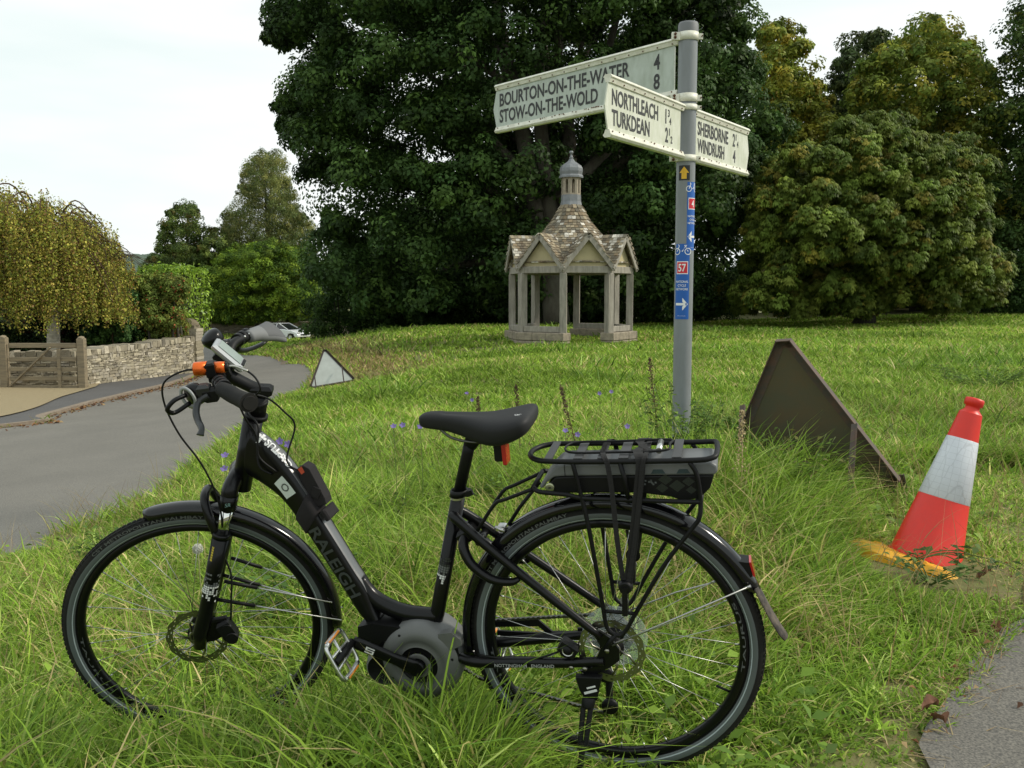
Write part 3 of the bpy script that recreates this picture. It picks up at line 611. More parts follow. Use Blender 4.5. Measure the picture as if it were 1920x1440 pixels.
def hN(x, y):   # foreground height
    h = .15 + .05 * vnoise(x, y, 2.3, 2)
    h = h + .115 * np.clip((y - 2.75) / .8, 0, 1) * (x > -1.2) * np.clip(1 - (y - 5.2) / 2, .25, 1)
    h = h * (1 - .62 * np.clip((x / y - .335) * 14, 0, 1) * np.clip((y - 3.2) / .5, 0, 1) * (y < 6)) + .10 * np.exp(-((x + .22) ** 2 / .12 + (y - 1.98) ** 2 / .04))
    dp = dist_line(x, y, pe); h = h * np.clip(.25 + dp / .9, .25, 1.)
    dl = dist_line(x, y, LN); h = h * np.clip(.4 + dl / .8, .4, 1.)
    h = h + .10 * np.exp(-((x - 1.15) ** 2 + (y - 5.2) ** 2) / .5)
    h = h * (1 - .55 * np.clip((2.5 - y) / .2, 0, 1) * np.clip((x + .03) / .1, 0, 1))
    h = h * (1 + .45 * np.clip((2.45 - y) / .3, 0, 1) * np.clip((.15 - x) / .3, 0, 1))
    h = h * (1 - .93 * np.exp(-(((x - 1.76) ** 2 + (y - 3.92) ** 2) / .14) ** 2)) * (1 - .75 * np.exp(-((x - 1.93) ** 2 + (y - 4.65) ** 2) / .14))
    h = np.where((x > 2.4) & (y < 6), h * .6, h)
    return h
parts = []
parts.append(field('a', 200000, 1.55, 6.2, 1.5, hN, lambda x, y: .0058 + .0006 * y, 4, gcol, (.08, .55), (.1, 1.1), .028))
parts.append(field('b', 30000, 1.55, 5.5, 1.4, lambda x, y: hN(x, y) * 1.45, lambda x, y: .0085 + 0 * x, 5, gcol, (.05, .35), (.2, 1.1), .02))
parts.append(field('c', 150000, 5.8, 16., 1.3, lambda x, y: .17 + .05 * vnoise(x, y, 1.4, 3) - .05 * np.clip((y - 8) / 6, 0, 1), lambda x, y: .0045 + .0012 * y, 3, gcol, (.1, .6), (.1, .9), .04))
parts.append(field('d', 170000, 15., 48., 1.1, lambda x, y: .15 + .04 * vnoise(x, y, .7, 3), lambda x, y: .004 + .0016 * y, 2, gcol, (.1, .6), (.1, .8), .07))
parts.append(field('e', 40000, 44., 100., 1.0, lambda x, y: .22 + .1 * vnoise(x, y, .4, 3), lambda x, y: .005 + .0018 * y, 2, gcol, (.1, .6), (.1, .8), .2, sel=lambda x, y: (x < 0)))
parts.append(field('t', 60000, 5.5, 40., 1.1, lambda x, y: .26 + .06 * vnoise(x, y, 2., 3), lambda x, y: .006 + .0013 * y, 3, lambda x, y: gcol(x, y) * np.array([.72, .80, .8]), (.1, .5), (.2, .9), .10, sel=lambda x, y: (vnoise(x, y, .8, 5) + .5 * vnoise(x, y, 2.7, 8) > .28)))
parts.append(field('w', 7000, 1.6, 6., 1.5, lambda x, y: hN(x, y) * 1.25, lambda x, y: .013 + 0 * x, 5, gcol, (.1, .5), (.3, 1.2), .03))
# tall dry stems over the green and at the verges
def dryc(x, y): return pal([(.42, .33, .17), (.34, .27, .12), (.30, .20, .10)], len(x), None, .2)
parts.append(field('s', 5500, 2.6, 9, 1.4, lambda x, y: .36 + 0 * x, lambda x, y: .0028 + 0 * x, 5, dryc, (.05, .35), (.1, .6), 0.))
parts.append(field('s2', 500, 14, 34, 1.2, lambda x, y: .6 + 0 * x, lambda x, y: .009 + 0 * x, 4, dryc, (.1, .5), (.1, .6), .1, sel=lambda x, y: dist_line(x, y, LN) < 3.))
off = 0; VV = []; QQ = []; TT = []; CC = []
# loose straw lying flat along the path edge
_k = 1500; _pp = resample(pe, 500); _pp = _pp[(_pp[:, 1] > 1.4) & (_pp[:, 1] < 9)]; _i = rng.integers(0, len(_pp), _k); _x = _pp[_i, 0] + rng.normal(size=_k) * .07 - .03; _y = _pp[_i, 1] + rng.normal(size=_k) * .05
parts.append(blades(_k, _x, _y, rng.uniform(.03, .11, _k), np.full(_k, .003), rng.uniform(.9, 1.6, _k), np.zeros(_k), pal([(.40, .32, .18), (.30, .22, .12), (.20, .13, .07)], _k, None, .2), 2, z=None))
_V = parts[-1][0]; _h = hgt(_V[:, 0], _V[:, 1]) + .018; _V[:, 2] = _h + (_V[:, 2] - _h) * .18 + .004
for V, Q, T, C in parts:
    VV.append(V); QQ.append(Q + off); TT.append(T + off); CC.append(C); off += len(V)
tag(build_np('grass', np.concatenate(VV), np.concatenate(QQ), np.concatenate(TT), np.concatenate(CC), [GRM]), 'long green meadow grass with dry stems over the whole green', 'grass', kind='stuff')
# broad-leaved weeds (dandelion, dock, clover, cranesbill leaves) through the sward
def weeds():
    n = 3600; u = rng.random(n); D = 1.7 + u ** 1.2 * 6.5; x = rng.uniform(-1, 1, n) * (.6 * D + .5); y = D
    keep = (vnoise(x, y, 1.6, 9) > -.15) | ((x < -.3) & (y < 3)); keep &= allowed(x, y) & (dist_line(x, y, pe) > .25); x, y = x[keep], y[keep]; n = len(x); k = 6
    P = np.repeat(np.c_[x, y, hgt(x, y) + hN(x, y) * .42], k, 0) + rng.normal(size=(n * k, 3)) * np.array([.035, .035, .03]); Nn = np.tile([0, 0, 1.], (n * k, 1))
    V, Q = leaves(P, Nn, .045 * rng.uniform(.5, 1.5, n * k), .55, .1, .7, .1)
    c = np.repeat(pal([(.18, .30, .04), (.24, .37, .05), (.13, .22, .04)], n, None, .2), k, 0)
    tag(build_np('ground_cover', V, Q, col=np.repeat(c, 4, 0), mats=[LEAFM]), 'low broad-leaved weeds scattered among the grass stalks', 'weeds', kind='stuff')
weeds()
def litter():
    # brown leaves along the kerb and a few along the near path
    P = []; 
    for i in range(2600):
        q = KL[rng.integers(0, len(KL))]; s = abs(rng.normal()) * .28
        P.append((q[0] + s * .6, q[1] - s * .8))
    P = np.array(P); P = P[P[:, 1] > 5]; d = rng.uniform(0, 1, 900); pp = resample(pe, 400)[(d * 399).astype(int)]; pp = pp[(pp[:, 1] > 1.5) & (pp[:, 1] < 9)]; pp = pp + rng.normal(size=pp.shape) * .07
    A = np.r_[P, pp]; z = hgt(A[:, 0], A[:, 1]) + .03; X = np.c_[A, z]; sz = np.where(np.arange(len(A)) < len(P), .07, .024) * rng.uniform(.5, 1.3, len(A))
    V, Q = leaves(X, np.tile([0, 0, 1.], (len(X), 1)), sz, .6, 0, .5, .2)
    tag(build_np('leaf_litter', V, Q, col=np.repeat(pal([(.22, .10, .045), (.30, .16, .07), (.14, .07, .04), (.34, .24, .12)], len(X), None, .25), 4, 0), mats=[LEAFM]), 'fallen brown leaves and bits along the kerb and the path edge', 'leaves', kind='stuff')
litter()
# single curled brown leaves on the path edge
LB = mat('dead_leaf', (.20, .085, .04), .7, noise=(60, .6, (.09, .045, .025)))
for i, (u, v, lab) in enumerate([(1745, 1312, 'upright curled brown leaf in the grass beside the path, left of the largest one'), (1762, 1335, 'largest curled brown leaf lying where grass meets the path'), (1845, 1068, 'dark red-brown leaf beside the right corner of the yellow cone foot'), (1868, 1160, 'tan brown leaf at the upper bend of the path edge'), (1815, 1168, 'crumpled brown leaf in the grass below the traffic cone')]):
    p = gp(u, v, .03); mb = MB(); r_ = np.random.default_rng(i); L = .055 * (1 + .3 * (i == 1)); n = 6; V = []
    for a in range(n + 1):
        t = a / n; wd = L * .32 * math.sin(math.pi * (.08 + .87 * t)); 
        for s in (-1, -.5, 0, .5, 1): V.append((L * (t - .5), wd * s, .018 * abs(s) ** 1.5 + .02 * math.sin(2.5 * t + i) + .004 * r_.normal()))
    F = [[a * 5 + b, a * 5 + b + 1, a * 5 + b + 6, a * 5 + b + 5] for a in range(n) for b in range(4)]
    mb.add(V, F, 0, None, True).tube([(-L * .5, 0, .005), (-L * .75, .004, .0)], .0012, 5)
    R = Matrix.Rotation(i * 1.3 + .3, 3, 'Z'); p[2] = h1(p[0], p[1]) + .025
    o = mb.xform(lambda v: np.array(R @ Vector(v))).build('fallen_leaf', LB, None, loc=tuple(p)); tag(o, lab, 'leaf', 'single fallen leaves by the path')
# cranesbill flowers
PUR = mat('petal_purple', (.20, .14, .42), .6, transl=.2); STM = mat('stem_green', (.10, .15, .03), .6)
fl = [(800 - 12, 800, 4.6, 'rightmost of three in a row by the saddle nose'), (755, 798, 4.6, 'middle one of three left of the saddle nose'), (738, 800, 4.6, 'leftmost of three left of the saddle nose'), (875, 738, 7., 'small flower in the meadow above the saddle, left one'), (885, 750, 7., 'small flower in the meadow above the saddle, right one'), (1124, 738, 6.6, 'left one of a far pair above the rear rack'), (1146, 735, 6.6, 'right one of a far pair above the rear rack'), (1176, 800, 4.9, 'flower right above the rear carrier rails'), (1060, 808, 4.8, 'flower above the front of the carrier'), (525, 828, 3.7, 'left of two behind the bicycle head tube'), (540, 833, 3.7, 'right of two behind the bicycle head tube'), (422, 855, 3.6, 'upper flower at the road verge left of the head tube'), (421, 880, 3.6, 'lower flower at the road verge left of the head tube'), (1083, 815, 5., 'dim flower between saddle and signpost')]
for i, (u, v, D, lab) in enumerate(fl):
    p = at(u, v, D); z0 = h1(p[0], p[1]); b = np.array([p[0], p[1], z0]); e = empty('purple_flower', b, 'purple flower, ' + lab, 'flower', 'purple flowers in the meadow'); hh = max(.12, p[2] - z0)
    mb = MB(); mb.tube(catmull([(0, 0, 0), (.01, .01, hh * .5), (0, 0, hh)], 4), .0016, 5); mb.build('stem', STM, e)
    m2 = MB(); r_ = np.random.default_rng(i); R = Matrix.Rotation(r_.uniform(.5, 1.3), 3, 'X') @ Matrix.Rotation(r_.uniform(0, 6), 3, 'Z')
    for k in range(5):
        a = k * 2 * math.pi / 5; c, s = math.cos(a), math.sin(a); V = [(0, 0, 0)] + [tuple(.72 * q_ for q_ in p_) for p_ in [(.012 * c - .008 * s, .012 * s + .008 * c, .006), (.021 * c - .006 * s, .021 * s + .006 * c, .009), (.022 * c + .006 * s, .022 * s - .006 * c, .009), (.012 * c + .008 * s, .012 * s - .008 * c, .006)]]
        m2.add([R @ Vector(q) for q in V], [[0, 1, 2, 3, 4]], 0)
    m2.build('flower_head', PUR, e, loc=(0, 0, hh))
# dandelion clock inside the front wheel view
p = at(371, 1029, 2.9); z0 = h1(p[0], p[1]); e = empty('dandelion', (p[0], p[1], z0), 'white fluffy dandelion seed head seen through the front wheel', 'flower'); hh = p[2] - z0
MB().tube(catmull([(0, 0, 0), (.008, 0, hh * .5), (0, 0, hh)], 4), .002, 6).build('stem', mat('stem_pale', (.25, .26, .10), .6), e)
n = 420; d = unit(n); P = np.array([0, 0, hh]) + d * .013; V, Q = leaves(np.repeat(P, 1, 0), d, .009, .5, 0, .6, .1); o = build_np('seed_head', V, Q, mats=[mat('seed_fluff', (.7, .7, .62), .9, transl=.4)], parent=e)
# dock spikes: brown seed-heads on stalks
DOCK = mat('dock_seed', (.10, .055, .035), .9)
for i, (u0, v0, u1, v1, D, lab) in enumerate([(1218, 672, 1240, 800, 5.6, 'tall dark dock seed spike leaning just left of the signpost foot'), (1052, 725, 1102, 830, 5.2, 'dark seed spike leaning between saddle and signpost'), (968, 722, 975, 790, 6.2, 'short brown seed spike behind the rear of the saddle'), (896, 745, 900, 800, 6.2, 'short brown seed spike above the middle of the saddle'), (1392, 770, 1385, 900, 4.5, 'straw-coloured seed spike standing left of the big triangular sign')]):
    a = at(u1, v1, D); a[2] = h1(a[0], a[1]); t = at(u0, v0, D); e = empty('seed_spike', a, lab, 'plant', 'seed spikes in the meadow'); t = t - a; r_ = np.random.default_rng(i + 70)
    M1 = DOCK if i < 4 else mat('straw', (.42, .32, .17), .8)
    MB().tube(catmull([(0, 0, 0), t * .5 + np.array([.01, 0, 0]), t], 5), np.linspace(.004, .0015, 11), 5).build('stalk', M1, e)
    n = 260; tt = 1 - .5 * r_.random(n) ** 1.3; P = t * tt[:, None] + r_.normal(size=(n, 3)) * .012 * (1.15 - tt)[:, None] * 2.5; V, Q = leaves(P, unit(n), .012, .8, .3, .5); build_np('seed_head', V, Q, mats=[M1], parent=e)
# nettle / bramble clumps
def leafy(name, label, u, v, D, h, sp, n, leaf, cols, ns=7, cat='plant', group=None, trail=None):
    b = gp(u, v, 0.); b = at(u, v, D); b[2] = h1(b[0], b[1]); e = empty(name, b, label, cat, group); mb = MB(); Ps = []
    for k in range(ns):
        a = rng.uniform(0, 6.28); L = rng.uniform(.6, 1.1)
        if trail is None: P = catmull([(0, 0, 0), (sp * .3 * math.cos(a), sp * .3 * math.sin(a), h * L * .6), (sp * .6 * math.cos(a), sp * .6 * math.sin(a), h * L)], 6)
        else: P = catmull([np.zeros(3), np.array(trail) * .4 * L + [0, .03 * rng.normal(), .07], np.array(trail) * .75 * L + [0, .05 * rng.normal(), .06 + .03 * rng.normal()], np.array(trail) * L + [0, .06 * rng.normal(), .01]], 6)
        mb.tube(P, np.linspace(.0035, .0015, len(P)), 5); ii = rng.uniform(.2, 1, n) * (len(P) - 1); Ps.append(P[ii.astype(int)] + rng.normal(size=(n, 3)) * leaf * .45)
    mb.build('stem', STM, e); P = np.concatenate(Ps); V, Q = leaves(P, np.tile([0, 0, 1.], (len(P), 1)), leaf * rng.uniform(.6, 1.2, len(P)), .55, .5, .5, .12)
    build_np('leaves', V, Q, col=np.repeat(pal(cols, len(P), None, .25), 4, 0), mats=[LEAFM], parent=e); return e
NET = [(.13, .22, .04), (.18, .27, .05), (.09, .16, .035)]
leafy('nettle', 'clump of nettles at the foot of the signpost', 1272, 850, 5.55, .62, .35, 26, .05, NET, 16)
leafy('bramble', 'small dark weed in front of the yellow cone foot', 1745, 1085, 3.72, .12, .3, 16, .04, [(.08, .15, .04), (.11, .18, .04)], 7)
leafy('nettle', 'clump of nettles right of the signpost foot', 1330, 850, 5.5, .5, .4, 22, .05, NET, 13)
leafy('bramble', 'dark bramble runner creeping over the yellow foot of the cone', 1690, 1045, 3.95, .1, .2, 7, .05, [(.05, .10, .03), (.08, .13, .03)], 4, trail=(.42, -.22, .02))
leafy('nettle', 'leafy green clump in front of the leaning triangular sign', 1500, 930, 4.9, .42, .45, 24, .045, [(.10, .16, .035), (.13, .2, .04), (.16, .16, .05)], 14)
leafy('nettle', 'dark leafy patch in the meadow at far right above the cone', 1850, 690, 10.5, .34, 1.1, 46, .045, [(.15, .25, .045), (.19, .29, .05), (.11, .19, .04)], 26)
leafy('cranesbill', 'low leafy patch in the meadow between signpost and triangular sign', 1370, 740, 7.5, .3, .7, 50, .045, NET, 24)
leafy('cranesbill', 'feathery green plant at the road verge left of the front mudguard', 215, 985, 4.6, .2, .35, 30, .04, NET, 14)
leafy('cranesbill', 'leafy plant between front wheel and frame tube', 560, 985, 3.3, .3, .4, 30, .035, [(.09, .17, .04), (.12, .2, .045)], 16)
leafy('nettle', 'dark leafy weeds behind the saddle and seat post', 800, 830, 5., .3, .8, 34, .04, NET, 18)
# ------------------------------------------------------------------ dry stone walls
STONE = mat('wall_stone', attr=True, rough=.95, noise=(14, .45, (.20, .17, .12)), bump=(35, .8, .015))
def stone_wall(name, label, line, hts, thick, course=(.035, .08), lens=(.05, .24), cols=None, cope=True, end_pier=None):
    line = np.array(line, float); s = np.r_[0, np.cumsum(np.hypot(*np.diff(line, axis=0).T))]; L = s[-1]; r_ = np.random.default_rng(len(label))
    f = lambda t: np.array([np.interp(t, s, line[:, 0]), np.interp(t, s, line[:, 1])])
    b = f(0); zb = h1(*b); b = np.array([b[0], b[1], zb]); e = empty(name, b, label, 'wall'); mb = MB()
    def stone(t0, t1, z0, z1, th, jit=.012, tilt=0):
        p, q = f(t0), f(t1); d = nrm(q - p); nn = np.array([d[1], -d[0]]); c = pal(cols, 1, None, .22)[0]; V = []
        for (a, zz) in ((p, z0), (q, z0), (q, z1), (p, z1)):
            for sgn in (1, -1): V.append(np.r_[a + d * r_.uniform(-.006, .006) + nn * sgn * (th / 2 + r_.uniform(-jit, jit * 1.6)), zz + r_.uniform(-.008, .008)])
        V = [np.array(v) - b for v in V]
        mb.add([V[0], V[2], V[4], V[6], V[1], V[3], V[5], V[7]], [[0, 1, 2, 3], [7, 6, 5, 4], [0, 4, 5, 1], [1, 5, 6, 2], [2, 6, 7, 3], [3, 7, 4, 0]], 0, c)
    nseg = 24; top = lambda t: np.interp(t, [0, *s[1:]], hts)
    z = 0.
    mh = max(hts); 
    while z < mh - .12:
        hgt_c = r_.uniform(*course); t = -r_.uniform(0, .2)
        while t < L:
            l = r_.uniform(*lens); t0, t1 = max(t, 0), min(t + l - .008, L); t += l
            if t1 - t0 < .03: continue
            zt_ = top((t0 + t1) / 2) - .13; z0 = z; z1 = z + hgt_c - .006
            if z0 > zt_: continue
            g_ = f((t0 + t1) / 2); gz = h1(*g_) - .04; stone(t0, t1, gz + z0, gz + min(z1, zt_ + .03), thick)
        z += hgt_c
    if cope:
        t = 0.
        while t < L - .05:
            l = r_.uniform(.10, .24); g_ = f(t + l / 2); gz = h1(*g_) - .04; zt_ = top(t + l / 2); stone(t, min(t + l - .01, L), gz + zt_ - .14, gz + zt_ + r_.uniform(-.02, .03), thick + .03, .02); t += l
    o = mb.build('masonry', STONE, e, attr=True)
    core = MB()
    tt = np.linspace(.02, L - .02, 30)
    for i in range(29):
        p, q = f(tt[i]), f(tt[i + 1]); d = nrm(q - p); nn = np.array([d[1], -d[0]]) * (thick / 2 - .025); zt0 = h1(*p) + top(tt[i]) - .12; zt1 = h1(*q) + top(tt[i + 1]) - .12
        V = [np.r_[a + nn * sg, zz] - b for (a, z0, z1) in ((p, h1(*p) - .1, zt0), (q, h1(*q) - .1, zt1)) for sg in (1, -1) for zz in (z0, z1)]
        core.add(V, [[0, 1, 5, 4], [2, 3, 7, 6], [1, 3, 7, 5], [0, 2, 3, 1], [4, 5, 7, 6]])
    core.build('rubble_core', mat('wall_core', (.10, .085, .06), 1.), e); return e
SC_ = [(.40, .35, .25), (.46, .41, .30), (.34, .30, .21), (.44, .39, .30), (.38, .34, .27), (.29, .25, .18)]
W0 = gp(-170, 741, -.95)[:2]; W1 = gp(150, 729, -.98)[:2]; W2 = gp(352, 704, -1.1)[:2]
stone_wall('stone_wall', 'low stone wall behind the wooden gate, shaded and level', [W0, gp(0, 735, -.98)[:2] + [0, .5], W1 + np.array([-.06, .06])], [.88, .88, .92], .35, cols=[tuple(.72 * x for x in c) for c in SC_])  # stone colours darkened: the shade on this stretch is painted in
stone_wall('stone_wall', 'pale curved dry stone wall rising right of the gate along the pavement', [W1, gp(250, 717, -1.04)[:2], W2, W2 * (1 + 2.2 / W2[1]) - np.array([.12, 0])], [.92, 1.0, 1.12, 1.12], .38, cols=SC_)
# domed pier at the wall end
pb = W2 + np.array([-.35, 1.2]); zb = h1(*pb)
e = empty('gate_pier', (pb[0], pb[1], zb), 'round topped stone pier standing behind the right end of the garden wall', 'pier'); mb = MB(); r_ = np.random.default_rng(2)
for k in range(16):
    c = pal(SC_[2:], 1)[0]; s = .62 if k < 15 else .5; mb.box((r_.normal() * .008, r_.normal() * .008, .045 + k * .09), (s + r_.normal() * .015, s + r_.normal() * .015, .085), None, 0, c)
mb.build('masonry', STONE, e, attr=True); MB().lathe([(.30, 0), (.29, .06), (.22, .15), (.1, .2), (0, .21)], (0, 0, 1.43), n=16).build('cap', mat('cap_stone', (.20, .16, .10), .95, noise=(8, .6, (.10, .08, .06)), bump=(18, .8, .02)), e)
# distant wall by the car, distant gate
dw = [gp(402, 634, -2.6)[:2], gp(470, 633, -2.7)[:2]]
def at_g(u, D, dz=0):
    x = (u - 960) / FPX * D; return np.array([x, D])
stone_wall('stone_wall', 'far grey stone wall under the bright green tree left of the parked car', [at_g(398, 100), at_g(470, 101), at_g(560, 102), at_g(660, 102)], [1.6, 1.5, 1.5, 1.4], .5, (.1, .2), (.2, .6), [(.30, .25, .20), (.24, .20, .16), (.34, .29, .24)])
OAK = mat('weathered_oak', (.27, .215, .135), .85, noise=(9, .7, (.13, .11, .08)), bump=(26, .6, .01), stretch=(.3, 1, 3))
def field_gate(label, L, Rr, D, hh, posts=True, rail_w=.09):
    a = np.r_[at_g(L, D), 0]; a[2] = h1(a[0], a[1]); c = np.r_[at_g(Rr, D), 0]; c[2] = h1(c[0], c[1]); zb = min(a[2], c[2]); e = empty('wooden_gate', (a[0], a[1], zb), label, 'gate'); w_ = c[0] - a[0]
    for i, (x, ph) in enumerate(((-.06, hh + .12), (w_ + .06, hh + .10))):
        p = MB().box((x, 0, ph / 2 - .1), (.15, .15, ph + .2), bev=.02); p.lathe([(.075, 0), (.06, .03), (0, .045)], (x, 0, ph), n=10); p.build('post', OAK, e)
    zs = [.10, .30, .50, .72, hh - .06]
    for k, z in enumerate(zs):
        MB().box((w_ / 2, -.01, z), (w_ - .1, .035, rail_w if k < 4 else rail_w * 1.15), bev=.006).build('rail', OAK, e)
    br = MB(); br.beam((.05, -.046, .12), (w_ * .62, -.046, hh - .10), .03, .07, up=(0, -1, 0)); br.box((w_ * .73, -.046, hh / 2 - .02), (.07, .03, hh - .22)); br.build('brace', OAK, e)
    return e
field_gate('weathered five-bar wooden gate standing closed across the gravel drive', 11, 147, 20.2, 1.08)
field_gate('small far wooden gate at the end of the side track beyond the stone wall', 366, 396, 99, 1.35, rail_w=.13)
# ------------------------------------------------------------------ parked car
def car():
    D = 92; c = at(536, 636, D); c[2] = h1(c[0], c[1]); M_ = Matrix.Translation(Vector(c)) @ Matrix.Rotation(D2R(-28), 4, 'Z') @ Matrix.Scale(1.12, 4)
    e = empty('parked_car', (0, 0, 0), 'white car parked in front of the far stone wall, nose to the right', 'car', mat=M_)
    body = [(-2.05, .35), (-2.08, .75), (-1.95, .98), (-1.2, 1.02), (.55, .98), (1.35, .88), (1.95, .70), (2.1, .5), (2.08, .3), (1.75, .28), (1.6, .55), (1.3, .62), (1.0, .55), (.88, .26), (-.95, .26), (-1.08, .55), (-1.35, .62), (-1.65, .55), (-1.78, .3)]
    wm = mat('car_white', (.72, .74, .76), .25, coat=.6)
    MB().prism(body, lambda x, z, y: (x, y, z), -.86, .86).build('body', wm, e, bevel=.06)
    gl = [(-1.75, .98), (-1.2, 1.42), (-.2, 1.46), (.95, .94)]; g_ = MB(); k = 4
    V = [(x, s * (.80 if z < 1.2 else .62), z) for s in (-1, 1) for (x, z) in gl]; g_.add(V, [[0, 1, 2, 3], [7, 6, 5, 4], [0, 4, 5, 1], [1, 5, 6, 2], [2, 6, 7, 3]]); g_.build('window', mat('car_glass', (.01, .012, .015), .08, spec=.8), e)
    MB().box((-.70, 0, 1.465), (1.15, 1.22, .03), bev=.01).build('roof', wm, e)
    for s in (-1, 1):
        r_ = MB(); r_.beam((-1.2, s * .64, 1.45), (-1.78, s * .82, .99), .05, .05); r_.beam((-.15, s * .64, 1.47), (.98, s * .82, .95), .05, .05); r_.beam((-.35, s * .68, 1.43), (-.35, s * .83, .99), .06, .03); r_.build('pillar', wm, e)
        for x in (-1.36, 1.3):
            t = MB(); t.lathe([(.18, -.11), (.30, -.11), (.32, -.06), (.32, .06), (.30, .11), (.18, .11)], (x, s * .78, .32), (0, 1, 0), n=20).build('tyre', RUB, e)
            MB().lathe([(0, .115), (.10, .1), (.19, .12)], (x, s * .78, .32), (0, s, 0), n=14).build('rim', STEEL, e)
        MB().box((1.98, s * .62, .66), (.18, .34, .13), bev=.03).build('headlight', mat('lamp_glass', (.5, .5, .5), .1, .3), e)
    MB().box((2.10, 0, .52), (.04, .9, .12)).build('grille', BLKM, e)
car()
# ------------------------------------------------------------------ octagonal stone and timber shelter
def pavilion():
    c0 = at(1069, 640, 29.0); z0 = -.36; R_ = 1.83; e = empty('well_pavilion', (c0[0], c0[1], z0), 'octagonal oak and stone shelter with gabled stone-tiled roof and lead cupola on the meadow', 'pavilion')
    A = [D2R(-90 - (-10 + 45 * k)) for k in range(8)]   # from above; A[0] faces the camera, slightly left
    A = [math.atan2(-math.cos(D2R(-10 + 45 * k)), math.sin(D2R(-10 + 45 * k))) for k in range(8)]
    P = [np.array([R_ * math.cos(a), R_ * math.sin(a)]) for a in A]
    zf = lambda v, d=0: at(1069, v, 29 + d)[2] - z0
    Z_pl = .38; Z_post = zf(512, -1.6); Z_beam = zf(499, -1.6); Z_apex = zf(443, -1.8); Z_neck = zf(388)
    ST = mat('plinth_stone', (.33, .28, .21), .95, noise=(7, .7, (.15, .13, .10)), bump=(22, .8, .02)); OK_ = mat('silver_oak', (.35, .32, .27), .85, noise=(11, .75, (.17, .155, .13)), bump=(30, .6, .008), stretch=(1, 1, .2))
    PL = mat('render_cream', (.48, .41, .24), .9, noise=(3, .4, (.32, .28, .18)), bump=(40, .3, .005)); LEAD = mat('lead', (.23, .24, .25), .5, .3, noise=(7, .6, (.12, .125, .14)), bump=(15, .3, .01))
    r_ = np.random.default_rng(4)
    for k in range(8):
        a = A[k]; t = np.array([-math.sin(a), math.cos(a)]); Rm = np.array([[math.cos(a), -math.sin(a), 0], [math.sin(a), math.cos(a), 0], [0, 0, 1]])
        mb = MB().box((P[k][0], P[k][1], (Z_pl - .02 + Z_post) / 2), (.20, .20, Z_post - Z_pl + .04), Rm, bev=.025)
        mb.build('post', OK_, e)
    for k in range(8):
        p, q = P[k], P[(k + 1) % 8]; m = (p + q) / 2; on = nrm(m); tt = nrm(q - p); u = np.array([on[0], on[1], 0]); L = np.linalg.norm(q - p)
        if k not in (0, 4):   # open bays front and back
            for j in range(2):
                for i in range(3):
                    aa = p + (q - p) * (i / 3) + tt * .005 - tt * (.13 if i == 0 else 0) ; bb = p + (q - p) * ((i + 1) / 3) - tt * .005 + tt * (.13 if i == 2 else 0); cc = (aa + bb) / 2
                    MB_ = plin[k] if (k in plin) else plin.setdefault(k, MB()); l = np.linalg.norm(bb - aa)
                    Rm = np.c_[np.r_[tt, 0], np.r_[on, 0], [0, 0, 1]]; MB_.box((cc[0], cc[1], -.12 + j * .25 + .125), (l, .44 + r_.normal() * .01, .24), Rm, bev=.02)
            plin[k].build('plinth', ST, e)
            w_ = MB(); w_.beam(np.r_[p + tt * .1, Z_pl + .09], np.r_[q - tt * .1, Z_pl + .09], .16, .17, bev=.012); w_.build('sill_rail', OK_, e)
        MB().beam(np.r_[p - tt * .05, (Z_post + Z_beam) / 2], np.r_[q + tt * .05, (Z_post + Z_beam) / 2], .18, Z_beam - Z_post, bev=.012).build('beam', OK_, e)
        # gable: rendered triangle, barge boards, little tiled roof running back into the cone
        out = .19; ap = m + on * out * .4
        g_ = MB(); a3 = np.r_[p + on * .03, Z_beam - .01]; b3 = np.r_[q + on * .03, Z_beam - .01]; c3 = np.r_[m + on * .03, Z_apex - .05]; inn = np.r_[on * .06, 0]
        g_.add([a3, b3, c3, a3 - inn, b3 - inn, c3 - inn], [[0, 1, 2], [5, 4, 3], [0, 3, 4, 1], [1, 4, 5, 2], [2, 5, 3, 0]]); g_.build('gable_panel', PL, e, label=None)
        bp = MB()
        for (s0, sg) in ((p, -1), (q, 1)):
            lo = np.r_[s0 + tt * sg * .10 + on * out, Z_beam - .10]; hi = np.r_[m + on * out, Z_apex + .02]
            bp.beam(lo, hi, .05, .15, up=np.r_[tt * sg * .7, .7], bev=.008)
        bp.build('barge_board', OK_, e)
    # tiles: rows of little stone slates on gable slopes and on the cone
    TL = mat('stone_slate', attr=True, rough=.95, noise=(20, .5, (.14, .11, .08)), bump=(40, .7, .01))
    tcol = [(.24, .195, .13), (.29, .24, .16), (.18, .15, .105), (.33, .28, .19), (.22, .165, .10), (.15, .135, .10)]; white = [(.62, .58, .50)]
    tb = MB()
    def slate(c, t, d, n, w_, l):
        col = pal(white if r_.random() < .14 else tcol, 1, None, .2)[0]; t = nrm(t); d = nrm(d); n = nrm(np.cross(t, d)); 
        if n[2] < 0: n = -n
        th = .022 + .008 * r_.random(); c = c + n * (.012 + .006 * r_.random()); jt = r_.normal() * .03; d2 = nrm(d + n * -.04 + t * jt)
        V = [c + t * sx * w_ / 2 + d2 * sy * l / 2 + n * (sz * th / 2 + (.020 if sy > 0 else -.006)) for sz in (-1, 1) for (sx, sy) in ((-1, -1), (1, -1), (1, 1), (-1, 1))]
        tb.add(V, [[3, 2, 1, 0], [4, 5, 6, 7], [0, 1, 5, 4], [1, 2, 6, 5], [2, 3, 7, 6], [3, 0, 4, 7]], 0, col)
    # cone radius profile (concave)
    rz = [(.33, Z_neck), (.62, zf(418)), (1.00, zf(445)), (1.38, zf(468)), (1.62, zf(484)), (1.80, zf(496))]; rr = [a for a, b in rz]; zz = [b for a, b in rz]
